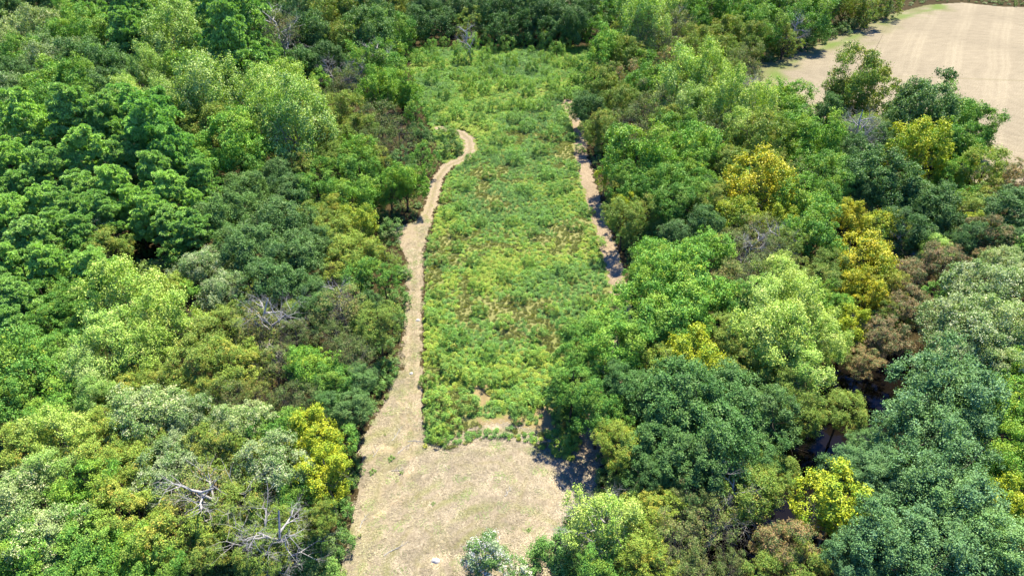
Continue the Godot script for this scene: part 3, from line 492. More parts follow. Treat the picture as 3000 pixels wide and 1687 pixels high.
	["olv",2,12.4,-42.1,3.55,7.2,1,"light olive feathery tree below and right of the mown field's right corner",1.00],
	["shr",4,4.8,-45.0,3.60,1.3,1,"bluish shrub right of the white-blossomed tree",1.00],
	["map",0,8.6,-40.6,2.85,6.6,1,"bright green broadleaf tree right of the white-blossomed tree",1.00],
	["olv",3,14.2,-40.5,3.06,6.8,1,"ochre olive feathery tree left of the creek's lower pool",1.00],
	["shr",0,10.3,-53.2,2.10,0.7,0,"green shrub below the mown field's right corner",1.00],
	["shr",5,6.8,-48.6,1.63,0.6,0,"dark shrub right of the white-blossomed tree",1.00],
	["shr",0,86.0,-234.7,3.28,1.1,0,"green shrub above and left of the pale dead tree",1.00],
	["shr",5,90.2,-238.3,2.95,1.0,0,"nearest dark shrub above and right of the hay field's left end",1.00],
	["shr",1,94.3,-241.6,3.36,1.2,0,"nearest plain shrub above and right of the hay field's left end",1.00],
	["shr",0,98.5,-244.9,3.02,1.1,0,"nearest green shrub above and right of the hay field's left end",1.00],
	["shr",5,103.0,-248.3,3.44,1.2,0,"second nearest dark shrub above and right of the hay field's left end",1.00],
	["shr",1,108.0,-252.8,3.10,1.1,0,"second nearest plain shrub above and right of the hay field's left end",1.00],
	["shr",0,113.1,-257.4,3.54,1.2,0,"second nearest green shrub above and right of the hay field's left end",1.00],
	["shr",1,119.2,-263.3,3.21,1.1,0,"second nearest plain shrub below and left of the hay field's far corner",1.00],
	["shr",0,126.0,-269.4,3.68,1.3,0,"second nearest green shrub below and left of the hay field's far corner",1.00],
	["shr",5,132.4,-275.7,3.34,1.2,0,"dark shrub below and left of the hay field's far corner",1.00],
	["shr",1,138.5,-281.1,3.82,1.3,0,"nearest plain shrub below and left of the hay field's far corner",1.00],
	["shr",0,145.4,-287.9,3.46,1.2,0,"nearest green shrub below and left of the hay field's far corner",1.00],
	["shr",0,151.4,-292.4,3.95,1.4,0,"green shrub above the pale dead tree",1.00],
	["flw",0,-2.9,-44.0,3.27,3.2,1,"white-blossomed tree standing in the mown field at the bottom of the picture",1.00],
	["flw",2,0.3,-41.2,1.79,4.9,0,"white-blossomed tree below and right of the white-blossomed tree",1.00],
	["map",2,-66.5,-138.6,5.10,5.9,1,"vivid green small broadleaf tree above and left of the two bare pale trunks",1.17],
	["pin",0,-81.7,-110.6,4.45,8.0,1,"green small pine tree left of the gap below the pines",1.06],
	["olv",1,-25.6,-41.9,3.07,6.8,1,"dull olive small feathery tree below and left of the fallen white tree",1.00],
	["pin",1,-95.0,-120.1,4.66,7.7,1,"third nearest deep green small pine tree near the picture's left edge",1.11],
	["pin",1,-74.0,-109.3,4.42,8.1,1,"deep green small pine tree above and left of the gap below the pines",1.05],
	["olv",2,-50.0,-59.8,3.43,7.1,1,"light olive small feathery tree near the picture's lower edge",1.00],
	["olv",1,-69.6,-100.1,4.24,7.7,1,"dull olive small feathery tree left of the gap below the pines",1.00],
	["map",1,-69.5,-79.3,3.82,7.4,1,"second nearest plain green small broadleaf tree near the picture's left edge",1.00],
	["pin",1,-74.2,-101.9,4.25,8.5,1,"nearest deep green small pine tree left of the gap below the pines",1.01],
	["olv",0,71.4,-239.0,7.16,6.4,1,"olive green small feathery tree above and left of the hay field's left end",1.28],
	["olv",6,60.9,-91.5,4.07,7.6,1,"olive green small feathery tree near the picture's right edge",1.00],
	["oak",2,-56.3,-111.2,4.50,7.0,1,"lighter green small oak tree below the two bare pale trunks",1.05],
	["map",1,-39.2,-123.9,4.78,6.4,1,"plain green small broadleaf tree right of the two bare pale trunks",1.11],
	["olv",3,130.4,-281.5,8.01,7.2,1,"ochre olive small feathery tree left of the hay field's far corner",1.28],
	["olv",1,52.6,-215.2,6.68,6.0,1,"second nearest dull olive small feathery tree left of the hay field's left end",1.28],
	["map",3,-44.8,-205.2,6.47,6.1,1,"yellowish green small broadleaf tree above and left of the left track's bend",1.28],
	["thn",5,-45.1,-186.6,6.10,5.8,1,"dark twiggy small tree below and left of the grey dead thicket",1.28],
	["map",0,64.3,-122.4,4.75,6.5,1,"bright green small broadleaf tree below the pale dead tree",1.11],
	["olv",1,31.0,-53.9,3.31,7.0,1,"dull olive small feathery tree above and left of the lime-yellow tree",1.00],
	["olv",1,-30.6,-44.9,3.13,6.8,1,"nearest dull olive small feathery tree near the picture's lower edge",1.00],
	["map",1,-38.8,-237.8,7.12,6.8,1,"plain green small broadleaf tree above and right of the grey dead thicket",1.28],
	["oak",0,-44.5,-124.2,4.79,6.3,1,"mid green small oak tree right of the two bare pale trunks",1.11],
	["map",3,79.6,-153.5,5.42,5.6,1,"yellowish green small broadleaf tree below and left of the pale dead tree",1.23],
	["brn",2,104.9,-127.2,4.86,6.2,1,"reddish-brown small seed-topped tree below and right of the hay field's near corner",1.13],
	["olv",1,86.1,-158.0,5.52,5.3,1,"dull olive small feathery tree right of the pale dead tree",1.24],
	["map",0,-45.9,-39.7,3.03,6.8,1,"bright green small broadleaf tree near the lower left corner",1.00],
	["olv",0,-39.9,-64.8,3.53,7.2,1,"olive green small feathery tree above and left of the fallen white tree",1.00],
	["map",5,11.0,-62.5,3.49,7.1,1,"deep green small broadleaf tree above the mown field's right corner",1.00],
	["map",0,96.7,-289.9,8.16,7.7,1,"bright green small broadleaf tree above the hay field's left end",1.28],
	["oak",1,86.6,-150.4,5.37,5.3,1,"dark green small oak tree below and right of the pale dead tree",1.21],
	["olv",1,-25.2,-44.9,3.13,6.8,1,"dull olive small feathery tree above the fallen white tree",1.00],
	["thn",2,35.1,-91.5,4.07,7.6,1,"second nearest pale twiggy small tree below the big golden tree",1.00],
	["oak",1,76.8,-142.8,5.20,5.5,1,"dark green small oak tree below the pale dead tree",1.19],
	["pin",0,-79.3,-103.1,4.28,8.4,1,"green small pine tree near the picture's left edge",1.02],
	["pin",1,-62.3,-123.0,4.72,7.6,1,"deep green small pine tree left of the two bare pale trunks",1.12],
	["map",1,-38.2,-205.2,6.47,6.1,1,"plain green small broadleaf tree right of the grey dead thicket",1.28],
	["olv",5,29.0,-177.8,5.93,5.3,1,"deep olive small feathery tree right of the right path's upper end",1.28],
	["map",5,-67.8,-83.1,3.90,7.4,1,"deep green small broadleaf tree near the picture's left edge",1.00],
	["oak",1,20.1,-174.0,5.87,5.0,1,"dark green small oak tree right of the right path's upper end",1.28],
	["oak",1,-151.6,-201.4,6.42,5.4,1,"dark green small oak tree near the upper left corner",1.28],
	["thn",2,44.6,-105.9,4.37,7.4,1,"nearest pale twiggy small tree below the big golden tree",1.02],
	["blu",1,42.1,-51.6,3.23,8.0,1,"mid blue-green small broadleaf tree above and right of the lime-yellow tree",1.00],
	["pin",0,-69.0,-191.8,6.11,8.5,1,"green small pine tree left of the grey dead thicket",1.28],
	["pin",2,-65.8,-109.3,4.42,8.1,1,"light green small pine tree above and right of the gap below the pines",1.05],
	["olv",0,31.4,-77.1,3.78,7.3,1,"olive green small feathery tree below and right of the right path's lower end",1.00],
	["map",0,36.6,-189.1,6.15,5.8,1,"bright green small broadleaf tree right of the right path's upper end",1.28],
	["gry",0,-40.0,-55.8,3.35,7.0,1,"silvery green small tree near the picture's lower edge",1.00],
	["map",1,-74.7,-97.1,4.18,7.6,1,"plain green small broadleaf tree left of the gap below the pines",1.00],
	["map",1,44.5,-289.9,8.16,7.7,1,"plain green small broadleaf tree above and right of the right path's upper end",1.28],
	["map",1,35.6,-289.9,8.16,7.7,1,"plain green small broadleaf tree right of the sapling strip's top",1.28],
	["olv",1,25.7,-187.4,6.12,5.5,1,"dull olive small feathery tree above and right of the right path's upper end",1.28],
	["pin",1,-79.4,-86.0,3.93,8.3,1,"second nearest deep green small pine tree left of the gap below the pines",1.00],
	["olv",0,22.0,-160.1,5.57,5.3,1,"olive green small feathery tree below and right of the right path's upper end",1.25],
	["oak",1,-77.3,-293.3,8.26,7.0,1,"dark green small oak tree above and left of the grey dead thicket",1.28],
	["pop",1,-53.6,-63.1,3.50,7.1,1,"pale yellow-green small poplar tree near the picture's left edge",1.00],
	["thn",5,-22.2,-72.3,3.68,7.3,1,"dark twiggy small tree below and left of the left track's long straight",1.00],
	["gry",2,82.1,-95.2,4.14,7.6,1,"whitish green small tree near the picture's right edge",1.00],
	["gry",2,-166.7,-228.3,6.94,6.2,1,"whitish green small tree near the upper left corner",1.28],
	["pin",1,-98.8,-117.3,4.60,7.8,1,"second nearest deep green small pine tree near the picture's left edge",1.09],
	["olv",1,-42.1,-152.0,5.39,5.5,1,"second nearest dull olive small feathery tree below the grey dead thicket",1.22],
	["thn",5,39.0,-92.4,4.09,7.6,1,"dark twiggy small tree below the big golden tree",1.00],
	["olv",0,89.7,-116.7,4.62,6.7,1,"olive green small feathery tree below the hay field's near corner",1.08],
	["olv",0,39.7,-118.1,4.65,6.6,1,"olive green small feathery tree left of the big golden tree",1.08],
	["olv",3,13.1,-56.8,3.37,7.0,1,"ochre olive small feathery tree right of the mown field's right corner",1.00],
	["pop",3,-97.4,-219.5,6.71,7.7,1,"golden green small poplar tree near the picture's top edge",1.28],
	["pop",1,-122.5,-278.4,7.88,9.0,1,"nearest pale yellow-green small poplar tree near the picture's top edge",1.28],
	["olv",1,38.0,-64.2,3.52,7.1,1,"dull olive small feathery tree left of the creek's dark bend",1.00],
	["olv",1,-65.3,-291.6,8.21,7.4,1,"dull olive small feathery tree above the grey dead thicket",1.28],
	["map",1,78.9,-289.9,8.16,7.7,1,"plain green small broadleaf tree above and left of the hay field's left end",1.28],
	["map",1,33.7,-131.8,4.95,6.1,1,"second nearest plain green small broadleaf tree left of the big golden tree",1.15],
	["olv",5,49.2,-90.6,4.05,7.5,1,"deep olive small feathery tree below and right of the big golden tree",1.00],
	["pin",1,-55.8,-103.1,4.28,8.4,1,"deep green small pine tree right of the gap below the pines",1.02],
	["oak",4,14.0,-67.2,3.58,7.2,1,"bluish green small oak tree above and right of the mown field's right corner",1.00],
	["pin",2,-67.1,-91.1,4.03,8.4,1,"light green small pine tree below and left of the gap below the pines",1.00],
	["olv",1,64.5,-215.2,6.68,6.0,1,"nearest dull olive small feathery tree left of the hay field's left end",1.28],
	["blu",0,42.2,-48.6,3.17,7.9,1,"blue-green small broadleaf tree right of the lime-yellow tree",1.00],
	["map",1,-29.1,-58.8,3.41,7.1,1,"plain green small broadleaf tree left of the mown field's left corner",1.00],
	["oak",5,-35.1,-251.9,7.43,6.3,1,"very dark green small oak tree above and right of the grey dead thicket",1.28],
	["brn",1,85.0,-104.7,4.35,7.5,1,"bronze-brown small seed-topped tree near the picture's right edge",1.02],
	["thn",5,-31.6,-147.7,5.30,5.7,1,"dark twiggy small tree below the grey dead thicket",1.21],
	["map",1,-41.7,-39.7,3.03,6.8,1,"plain green small broadleaf tree near the lower left corner",1.00],
	["pin",1,-72.8,-208.4,6.43,9.0,1,"deep green small pine tree left of the grey dead thicket",1.28],
	["gry",4,-141.4,-184.9,6.07,5.5,1,"cool silvery small tree near the upper left corner",1.28],
	["pop",1,-74.0,-178.7,5.90,6.8,1,"pale yellow-green small poplar tree above the two bare pale trunks",1.28],
	["thn",1,-36.4,-64.2,3.52,7.1,1,"dull twiggy small tree left of the mown field's left corner",1.00],
	["gry",1,-138.9,-215.2,6.68,6.0,1,"soft silvery small tree near the upper left corner",1.28],
	["map",3,69.1,-68.4,3.61,7.2,1,"yellowish green small broadleaf tree near the picture's right edge",1.00],
	["map",1,-35.3,-39.7,3.03,6.8,1,"plain green small broadleaf tree near the picture's lower edge",1.00],
	["olv",0,-39.7,-291.6,8.21,7.4,1,"olive green small feathery tree above and right of the grey dead thicket",1.28],
	["olv",1,78.1,-231.8,7.01,6.3,1,"dull olive small feathery tree above and left of the hay field's left end",1.28],
	["oak",1,-120.3,-150.4,5.37,5.3,1,"dark green small oak tree near the picture's left edge",1.21],
	["oak",2,-54.7,-125.8,4.83,6.2,1,"lighter green small oak tree right of the two bare pale trunks",1.12],
	["olv",2,-54.8,-88.0,4.00,7.5,1,"light olive small feathery tree below and right of the gap below the pines",1.00],
	["map",1,8.0,-66.6,3.57,7.2,1,"plain green small broadleaf tree above the mown field's right corner",1.00],
	["olv",1,-19.9,-80.0,3.84,7.4,1,"dull olive small feathery tree left of the left track's long straight",1.00],
	["map",1,36.0,-120.9,4.71,6.6,1,"nearest plain green small broadleaf tree left of the big golden tree",1.10],
	["olv",1,-36.9,-156.0,5.48,5.4,1,"nearest dull olive small feathery tree below the grey dead thicket",1.23],
	["olv",1,-43.8,-55.8,3.35,7.0,1,"second nearest dull olive small feathery tree near the picture's lower edge",1.00],
	["pin",1,-71.9,-76.7,3.74,8.2,1,"nearest deep green small pine tree near the picture's left edge",1.00],
	["blu",1,39.4,-53.0,3.26,8.0,1,"mid blue-green small broadleaf tree above the lime-yellow tree",1.00],
	["thn",5,-26.9,-64.2,3.52,7.1,1,"dark twiggy small tree above and left of the mown field's left corner",1.00],
	["map",1,-62.9,-72.9,3.70,7.3,1,"third nearest plain green small broadleaf tree near the picture's left edge",1.00],
	["pop",0,-110.5,-210.2,6.52,7.5,1,"second nearest pale yellow-green small poplar tree near the picture's top edge",1.28],
	["map",3,53.7,-50.2,3.24,6.9,1,"yellowish green small broadleaf tree near the lower right corner",1.00],
	["olv",1,20.9,-112.5,4.53,7.0,1,"dull olive small feathery tree above the right path's lower end",1.06],
	["thn",1,16.7,-39.7,3.03,6.8,1,"dull twiggy small tree left of the creek's lower pool",1.00],
	["map",1,103.4,-145.8,5.26,5.7,1,"plain green small broadleaf tree left of the hay field's near corner",1.20],
	["map",1,-72.5,-85.5,3.95,7.5,1,"nearest plain green small broadleaf tree near the picture's left edge",1.00],
	["oak",1,-50.2,-293.3,8.26,7.0,1,"dark green small oak tree above the grey dead thicket",1.28],
	["oak",1,-30.3,-82.3,3.89,7.4,1,"dark green small oak tree left of the left track's long straight",1.00],
	["olv",2,-31.4,-105.9,4.37,7.4,1,"light olive small feathery tree left of the left track's fork",1.02],
]
var BUSHES := [
	["sap",4,-10.6,-118.9,2.37,0.8,0,"bluish green sapling bush right of the left track's fork",1.00],
	["sap",1,-6.9,-107.5,1.61,0.6,0,"plain green sapling bush left of the dry patch mid-strip",1.00],
	["sap",0,-0.6,-110.8,1.23,0.4,0,"green sapling bush below the middle of the strip",1.00],
	["sap",1,1.5,-96.0,1.86,0.7,0,"plain green sapling bush below the dry patch mid-strip",1.00],
	["sap",4,-9.4,-84.8,2.57,0.9,0,"bluish green sapling bush above and left of the mown field",1.00],
	["sap",0,-13.3,-108.1,1.82,0.6,0,"green sapling bush below and right of the left track's fork",1.00],
	["sap",1,-10.7,-113.2,1.67,0.6,0,"plain green sapling bush right of the left track's fork",1.00],
	["sap",1,9.3,-105.4,1.79,0.6,0,"plain green sapling bush right of the dry patch mid-strip",1.00],
	["sap",1,16.2,-94.6,2.21,0.8,0,"plain green sapling bush below the right path's lower end",1.00],
	["sap",4,-3.6,-81.1,2.00,0.7,0,"bluish green sapling bush left of the big maple",1.00],
	["sap",5,4.1,-117.8,1.50,0.5,0,"dark sapling bush above and right of the dry patch mid-strip",1.00],
	["sap",4,7.1,-122.5,1.76,0.6,0,"bluish green sapling bush above and right of the dry patch mid-strip",1.00],
	["sap",1,-3.2,-129.3,1.83,0.6,0,"plain green sapling bush below and left of the middle of the strip",1.00],
	["sap",4,2.8,-136.5,2.14,0.8,0,"bluish green sapling bush below the middle of the strip",1.00],
	["sap",4,9.9,-136.5,2.14,0.8,0,"bluish green sapling bush below and right of the middle of the strip",1.00],
	["sap",4,8.5,-144.5,2.24,0.8,0,"bluish green sapling bush right of the middle of the strip",1.00],
	["sap",1,12.7,-138.6,1.93,0.7,0,"plain green sapling bush right of the middle of the strip",1.00],
	["sap",4,1.2,-153.0,2.59,0.9,0,"nearest bluish green sapling bush above the middle of the strip",1.00],
	["sap",1,7.1,-157.7,2.65,0.9,0,"plain green sapling bush above and right of the middle of the strip",1.00],
	["sap",0,-5.3,-144.5,2.24,0.8,0,"green sapling bush left of the middle of the strip",1.00],
	["sap",0,-10.5,-138.5,2.17,0.8,0,"green sapling bush below the left track's bend",1.00],
	["sap",2,-14.6,-133.1,1.64,0.6,0,"second nearest lively green sapling bush above and right of the left track's fork",1.00],
	["sap",4,10.5,-167.4,3.06,1.1,0,"bluish green sapling bush below and left of the right path's upper end",1.00],
	["sap",0,14.1,-176.0,2.46,0.9,0,"green sapling bush below and left of the right path's upper end",1.07],
	["sap",4,4.4,-173.1,2.67,1.0,0,"second nearest bluish green sapling bush above the middle of the strip",1.04],
	["sap",0,-2.9,-165.1,2.75,1.0,0,"green sapling bush right of the left track's bend",1.00],
	["sap",1,0.2,-178.8,2.49,1.0,0,"plain green sapling bush above and right of the left track's bend",1.11],
	["sap",1,-9.5,-178.8,2.49,1.0,0,"plain green sapling bush above the left track's bend",1.11],
	["sap",4,-15.1,-181.4,2.77,1.1,0,"bluish green sapling bush above and left of the left track's bend",1.15],
	["sap",1,-19.6,-196.9,2.68,1.3,0,"plain green sapling bush below and right of the strip's upper left corner",1.34],
	["sap",4,-24.5,-210.8,2.83,1.4,0,"second nearest bluish green sapling bush below and right of the strip's upper left corner",1.45],
	["sap",4,-30.3,-230.6,3.35,1.7,0,"bluish green sapling bush below the strip's upper left corner",1.45],
	["sap",4,-29.0,-244.8,3.20,1.6,0,"bluish green sapling bush right of the strip's upper left corner",1.45],
	["sap",4,-24.5,-224.7,2.99,1.5,0,"nearest bluish green sapling bush below and right of the strip's upper left corner",1.45],
	["sap",1,-17.0,-231.2,4.27,2.2,0,"plain green sapling bush right of the strip's upper left corner",1.45],
	["sap",2,-13.9,-249.1,3.58,1.8,0,"second nearest lively green sapling bush right of the strip's upper left corner",1.45],
	["sap",2,-8.3,-250.3,2.94,1.5,0,"fifth nearest lively green sapling bush right of the strip's upper left corner",1.45],
	["sap",0,-2.5,-246.7,3.55,1.8,0,"third nearest green sapling bush left of the strip's upper right corner",1.45],
	["sap",2,4.6,-252.2,3.29,1.7,0,"third nearest lively green sapling bush left of the strip's upper right corner",1.45],
	["sap",2,11.6,-249.1,3.58,1.8,0,"second nearest lively green sapling bush left of the strip's upper right corner",1.45],
	["sap",0,15.4,-240.1,3.15,1.6,0,"nearest green sapling bush left of the strip's upper right corner",1.45],
	["sap",0,18.6,-226.8,3.01,1.5,0,"green sapling bush below the strip's upper right corner",1.45],
	["sap",3,0.3,-226.8,3.01,1.5,0,"yellowish green sapling bush left of the strip's upper right corner",1.45],
	["sap",0,6.7,-222.6,2.96,1.5,0,"second nearest green sapling bush below and left of the strip's upper right corner",1.45],
	["sap",3,-6.2,-222.6,2.96,1.5,0,"second nearest yellowish green sapling bush right of the strip's upper left corner",1.45],
	["sap",2,-8.2,-203.6,2.76,1.4,0,"third nearest lively green sapling bush above the left track's bend",1.41],
	["sap",3,-13.1,-205.4,2.77,1.4,0,"second nearest yellowish green sapling bush above the left track's bend",1.43],
	["sap",2,-2.2,-205.4,2.77,1.4,0,"second nearest lively green sapling bush above and right of the left track's bend",1.43],
	["sap",0,5.0,-200.2,2.72,1.3,0,"fourth nearest green sapling bush above and left of the right path's upper end",1.38],
	["sap",2,12.4,-207.1,2.79,1.4,0,"second nearest lively green sapling bush above and left of the right path's upper end",1.45],
	["sap",0,15.4,-196.9,2.68,1.3,0,"nearest green sapling bush above and left of the right path's upper end",1.34],
	["sap",2,-17.3,-215.1,2.59,1.3,0,"nearest lively green sapling bush below and right of the strip's upper left corner",1.45],
	["sap",3,1.4,-190.6,2.61,1.2,0,"second nearest yellowish green sapling bush left of the right path's upper end",1.26],
	["sap",1,9.2,-187.5,2.58,1.1,0,"plain green sapling bush left of the right path's upper end",1.23],
	["sap",0,-5.4,-187.5,2.58,1.1,0,"green sapling bush above and right of the left track's bend",1.23],
	["sap",3,18.7,-209.4,2.54,1.3,0,"yellowish green sapling bush above the right path's upper end",1.45],
	["sap",0,-21.2,-187.8,2.33,1.0,0,"green sapling bush above and left of the left track's bend",1.23],
	["sap",4,17.1,-159.7,1.61,0.6,0,"nearest bluish green sapling bush below the right path's upper end",1.00],
	["sap",4,14.8,-149.2,1.78,0.6,0,"second nearest bluish green sapling bush below the right path's upper end",1.00],
	["sap",2,16.5,-114.6,1.89,0.7,0,"lively green sapling bush above and left of the right path's lower end",1.00],
	["sap",0,13.1,-120.9,1.75,0.6,0,"green sapling bush above and left of the right path's lower end",1.00],
	["sap",1,16.1,-127.6,1.81,0.6,0,"plain green sapling bush above and left of the right path's lower end",1.00],
	["sap",2,3.1,-107.5,1.61,0.6,0,"lively green sapling bush below and right of the dry patch mid-strip",1.00],
	["sap",0,-1.3,-102.2,1.75,0.6,0,"green sapling bush below the dry patch mid-strip",1.00],
	["sap",3,-6.2,-99.7,1.72,0.6,0,"yellowish green sapling bush below and left of the dry patch mid-strip",1.00],
	["sap",0,-13.1,-97.3,1.50,0.5,0,"nearest green sapling bush below the left track's fork",1.00],
	["sap",0,-13.1,-90.4,1.61,0.6,0,"second nearest green sapling bush below the left track's fork",1.00],
	["sap",1,-15.3,-113.2,1.67,0.6,0,"plain green sapling bush below and right of the left track's fork",1.00],
	["sap",2,-13.1,-125.7,2.02,0.7,0,"nearest lively green sapling bush above and right of the left track's fork",1.00],
	["sap",0,-6.4,-122.5,1.76,0.6,0,"green sapling bush above and left of the dry patch mid-strip",1.00],
	["sap",3,0.2,-122.5,1.76,0.6,0,"yellowish green sapling bush above the dry patch mid-strip",1.00],
	["sap",0,10.9,-102.3,1.56,0.5,0,"green sapling bush left of the right path's lower end",1.00],
	["sap",2,12.5,-94.9,1.66,0.6,0,"lively green sapling bush below and left of the right path's lower end",1.00],
	["sap",3,6.9,-92.6,1.64,0.6,0,"yellowish green sapling bush above the big maple",1.00],
	["sap",0,4.0,-86.1,1.91,0.7,0,"green sapling bush above and left of the big maple",1.00],
	["sap",2,-1.2,-89.2,1.95,0.7,0,"lively green sapling bush above and left of the big maple",1.00],
	["sap",0,-5.3,-92.5,1.82,0.6,0,"green sapling bush below and left of the dry patch mid-strip",1.00],
	["sap",2,-5.8,-75.6,2.24,0.8,0,"lively green sapling bush above and left of the mown field",1.00],
	["sap",0,-9.5,-77.3,2.27,0.8,0,"second nearest green sapling bush above the track's corner with the field",1.00],
	["sap",3,-0.5,-75.7,1.92,0.7,0,"second nearest yellowish green sapling bush left of the big maple",1.00],
	["sap",2,-10.1,-70.5,2.45,0.9,0,"nearest lively green sapling bush above the track's corner with the field",1.00],
	["sap",0,-6.1,-69.8,2.28,0.8,0,"green sapling bush above and left of the mown field",1.00],
	["sap",1,-3.4,-74.8,1.91,0.7,0,"plain green sapling bush above the mown field",1.00],
	["sap",0,-10.9,-66.9,1.78,0.6,0,"nearest green sapling bush above the track's corner with the field",1.00],
	["sap",2,-8.2,-66.9,1.78,0.6,0,"lively green sapling bush above and right of the track's corner with the field",1.00],
	["sap",2,2.4,-70.7,1.84,0.6,0,"lively green sapling bush above and right of the mown field",1.00],
	["sap",1,0.7,-68.4,1.81,0.6,0,"plain green sapling bush above and right of the mown field",1.00],
	["sap",3,7.2,-66.1,1.77,0.6,0,"yellowish green sapling bush below the big maple",1.00],
	["sap",2,8.1,-63.3,1.44,0.5,0,"lively green sapling bush right of the mown field",1.00],
	["sap",0,6.3,-69.2,1.67,0.6,0,"green sapling bush below the big maple",1.00],
	["sap",3,-9.9,-64.4,1.60,0.6,0,"yellowish green sapling bush above and right of the track's corner with the field",1.00],
	["sap",3,3.8,-80.3,1.83,0.6,0,"nearest yellowish green sapling bush left of the big maple",1.00],
	["sap",4,-10.9,-129.3,1.83,0.6,0,"bluish green sapling bush above and right of the left track's fork",1.00],
	["sap",1,-10.4,-153.4,2.08,0.7,0,"plain green sapling bush below the left track's bend",1.00],
	["sap",2,-5.7,-158.1,2.13,0.7,0,"lively green sapling bush right of the left track's bend",1.00],
	["sap",1,15.6,-167.1,1.94,0.7,0,"plain green sapling bush below the right path's upper end",1.00],
	["sap",1,-11.6,-80.3,1.66,0.6,0,"plain green sapling bush above the track's corner with the field",1.00],
	["sap",2,-12.3,-75.0,1.59,0.6,0,"second nearest lively green sapling bush above the track's corner with the field",1.00],
	["sap",2,-19.6,-246.9,2.33,1.2,0,"nearest lively green sapling bush right of the strip's upper left corner",1.45],
	["sap",0,-24.7,-251.4,2.36,1.2,0,"nearest green sapling bush right of the strip's upper left corner",1.45],
	["sap",3,11.1,-233.0,2.71,1.4,0,"yellowish green sapling bush below and left of the strip's upper right corner",1.45],
	["sap",3,-26.3,-235.4,1.86,0.9,0,"yellowish green sapling bush below and right of the strip's upper left corner",1.45],
	["sap",3,-12.6,-196.7,2.36,1.1,0,"nearest yellowish green sapling bush above the left track's bend",1.33],
	["sap",2,5.4,-207.7,1.68,0.8,0,"third nearest lively green sapling bush above and left of the right path's upper end",1.44],
	["sap",2,14.4,-180.8,2.21,0.9,0,"nearest lively green sapling bush below and left of the right path's upper end",1.14],
	["sap",2,-7.7,-199.6,1.95,0.9,0,"second nearest lively green sapling bush above the left track's bend",1.36],
	["sap",2,-8.8,-235.2,2.73,1.4,0,"fourth nearest lively green sapling bush right of the strip's upper left corner",1.45],
	["sap",2,-15.9,-186.7,2.26,1.0,0,"nearest lively green sapling bush above the left track's bend",1.21],
	["sap",3,21.9,-226.5,2.65,1.3,0,"yellowish green sapling bush below the strip's upper right corner",1.45],
	["sap",2,-7.0,-174.6,2.15,0.8,0,"nearest lively green sapling bush above and right of the left track's bend",1.05],
	["sap",0,-7.2,-243.1,2.30,1.2,0,"second nearest green sapling bush right of the strip's upper left corner",1.45],
	["sap",2,-11.3,-227.5,1.81,0.9,0,"third nearest lively green sapling bush right of the strip's upper left corner",1.45],
	["sap",0,6.4,-242.3,1.91,1.0,0,"second nearest green sapling bush left of the strip's upper right corner",1.45],
	["sap",2,-4.3,-231.8,1.84,0.9,0,"fourth nearest lively green sapling bush left of the strip's upper right corner",1.45],
	["sap",2,14.7,-226.9,2.17,1.1,0,"nearest lively green sapling bush below and left of the strip's upper right corner",1.45],
	["sap",2,-0.1,-172.0,1.74,0.6,0,"lively green sapling bush above the middle of the strip",1.01],
	["sap",0,11.3,-196.3,1.93,0.9,0,"second nearest green sapling bush above and left of the right path's upper end",1.32],
	["sap",2,-5.0,-216.3,2.09,1.1,0,"fourth nearest lively green sapling bush above the left track's bend",1.45],
	["sap",0,10.8,-218.8,1.76,0.9,0,"nearest green sapling bush below and left of the strip's upper right corner",1.45],
	["sap",0,12.6,-202.3,1.98,1.0,0,"third nearest green sapling bush above and left of the right path's upper end",1.39],
	["sap",2,-16.1,-172.8,1.75,0.6,0,"nearest lively green sapling bush above and left of the left track's bend",1.02],
	["sap",2,8.7,-180.6,1.81,0.7,0,"lively green sapling bush left of the right path's upper end",1.13],
	["sap",2,-0.5,-219.6,1.76,0.9,0,"second nearest lively green sapling bush below and left of the strip's upper right corner",1.45],
	["sap",2,-12.0,-212.9,2.51,1.3,0,"second nearest lively green sapling bush below and right of the strip's upper left corner",1.45],
	["sap",0,-12.7,-175.6,1.47,0.5,0,"nearest green sapling bush above the left track's bend",1.06],
	["sap",2,18.7,-248.9,2.86,1.5,0,"nearest lively green sapling bush left of the strip's upper right corner",1.45],
	["sap",2,-17.9,-178.5,2.19,0.8,0,"second nearest lively green sapling bush above and left of the left track's bend",1.10],
	["sap",3,-2.0,-188.1,1.55,0.7,0,"yellowish green sapling bush above and right of the left track's bend",1.22],
	["sap",2,10.7,-174.5,1.47,0.5,0,"second nearest lively green sapling bush below and left of the right path's upper end",1.04],
	["sap",2,0.9,-207.3,2.46,1.2,0,"fourth nearest lively green sapling bush above and left of the right path's upper end",1.45],
	["sap",3,5.1,-187.9,2.28,1.0,0,"nearest yellowish green sapling bush left of the right path's upper end",1.23],
	["sap",0,-9.5,-187.9,2.28,1.0,0,"second nearest green sapling bush above the left track's bend",1.23],
	["sap",3,-8.8,-216.3,2.09,1.1,0,"nearest yellowish green sapling bush right of the strip's upper left corner",1.45],
	["sap",2,16.2,-187.7,1.86,0.8,0,"nearest lively green sapling bush above and left of the right path's upper end",1.22],
]
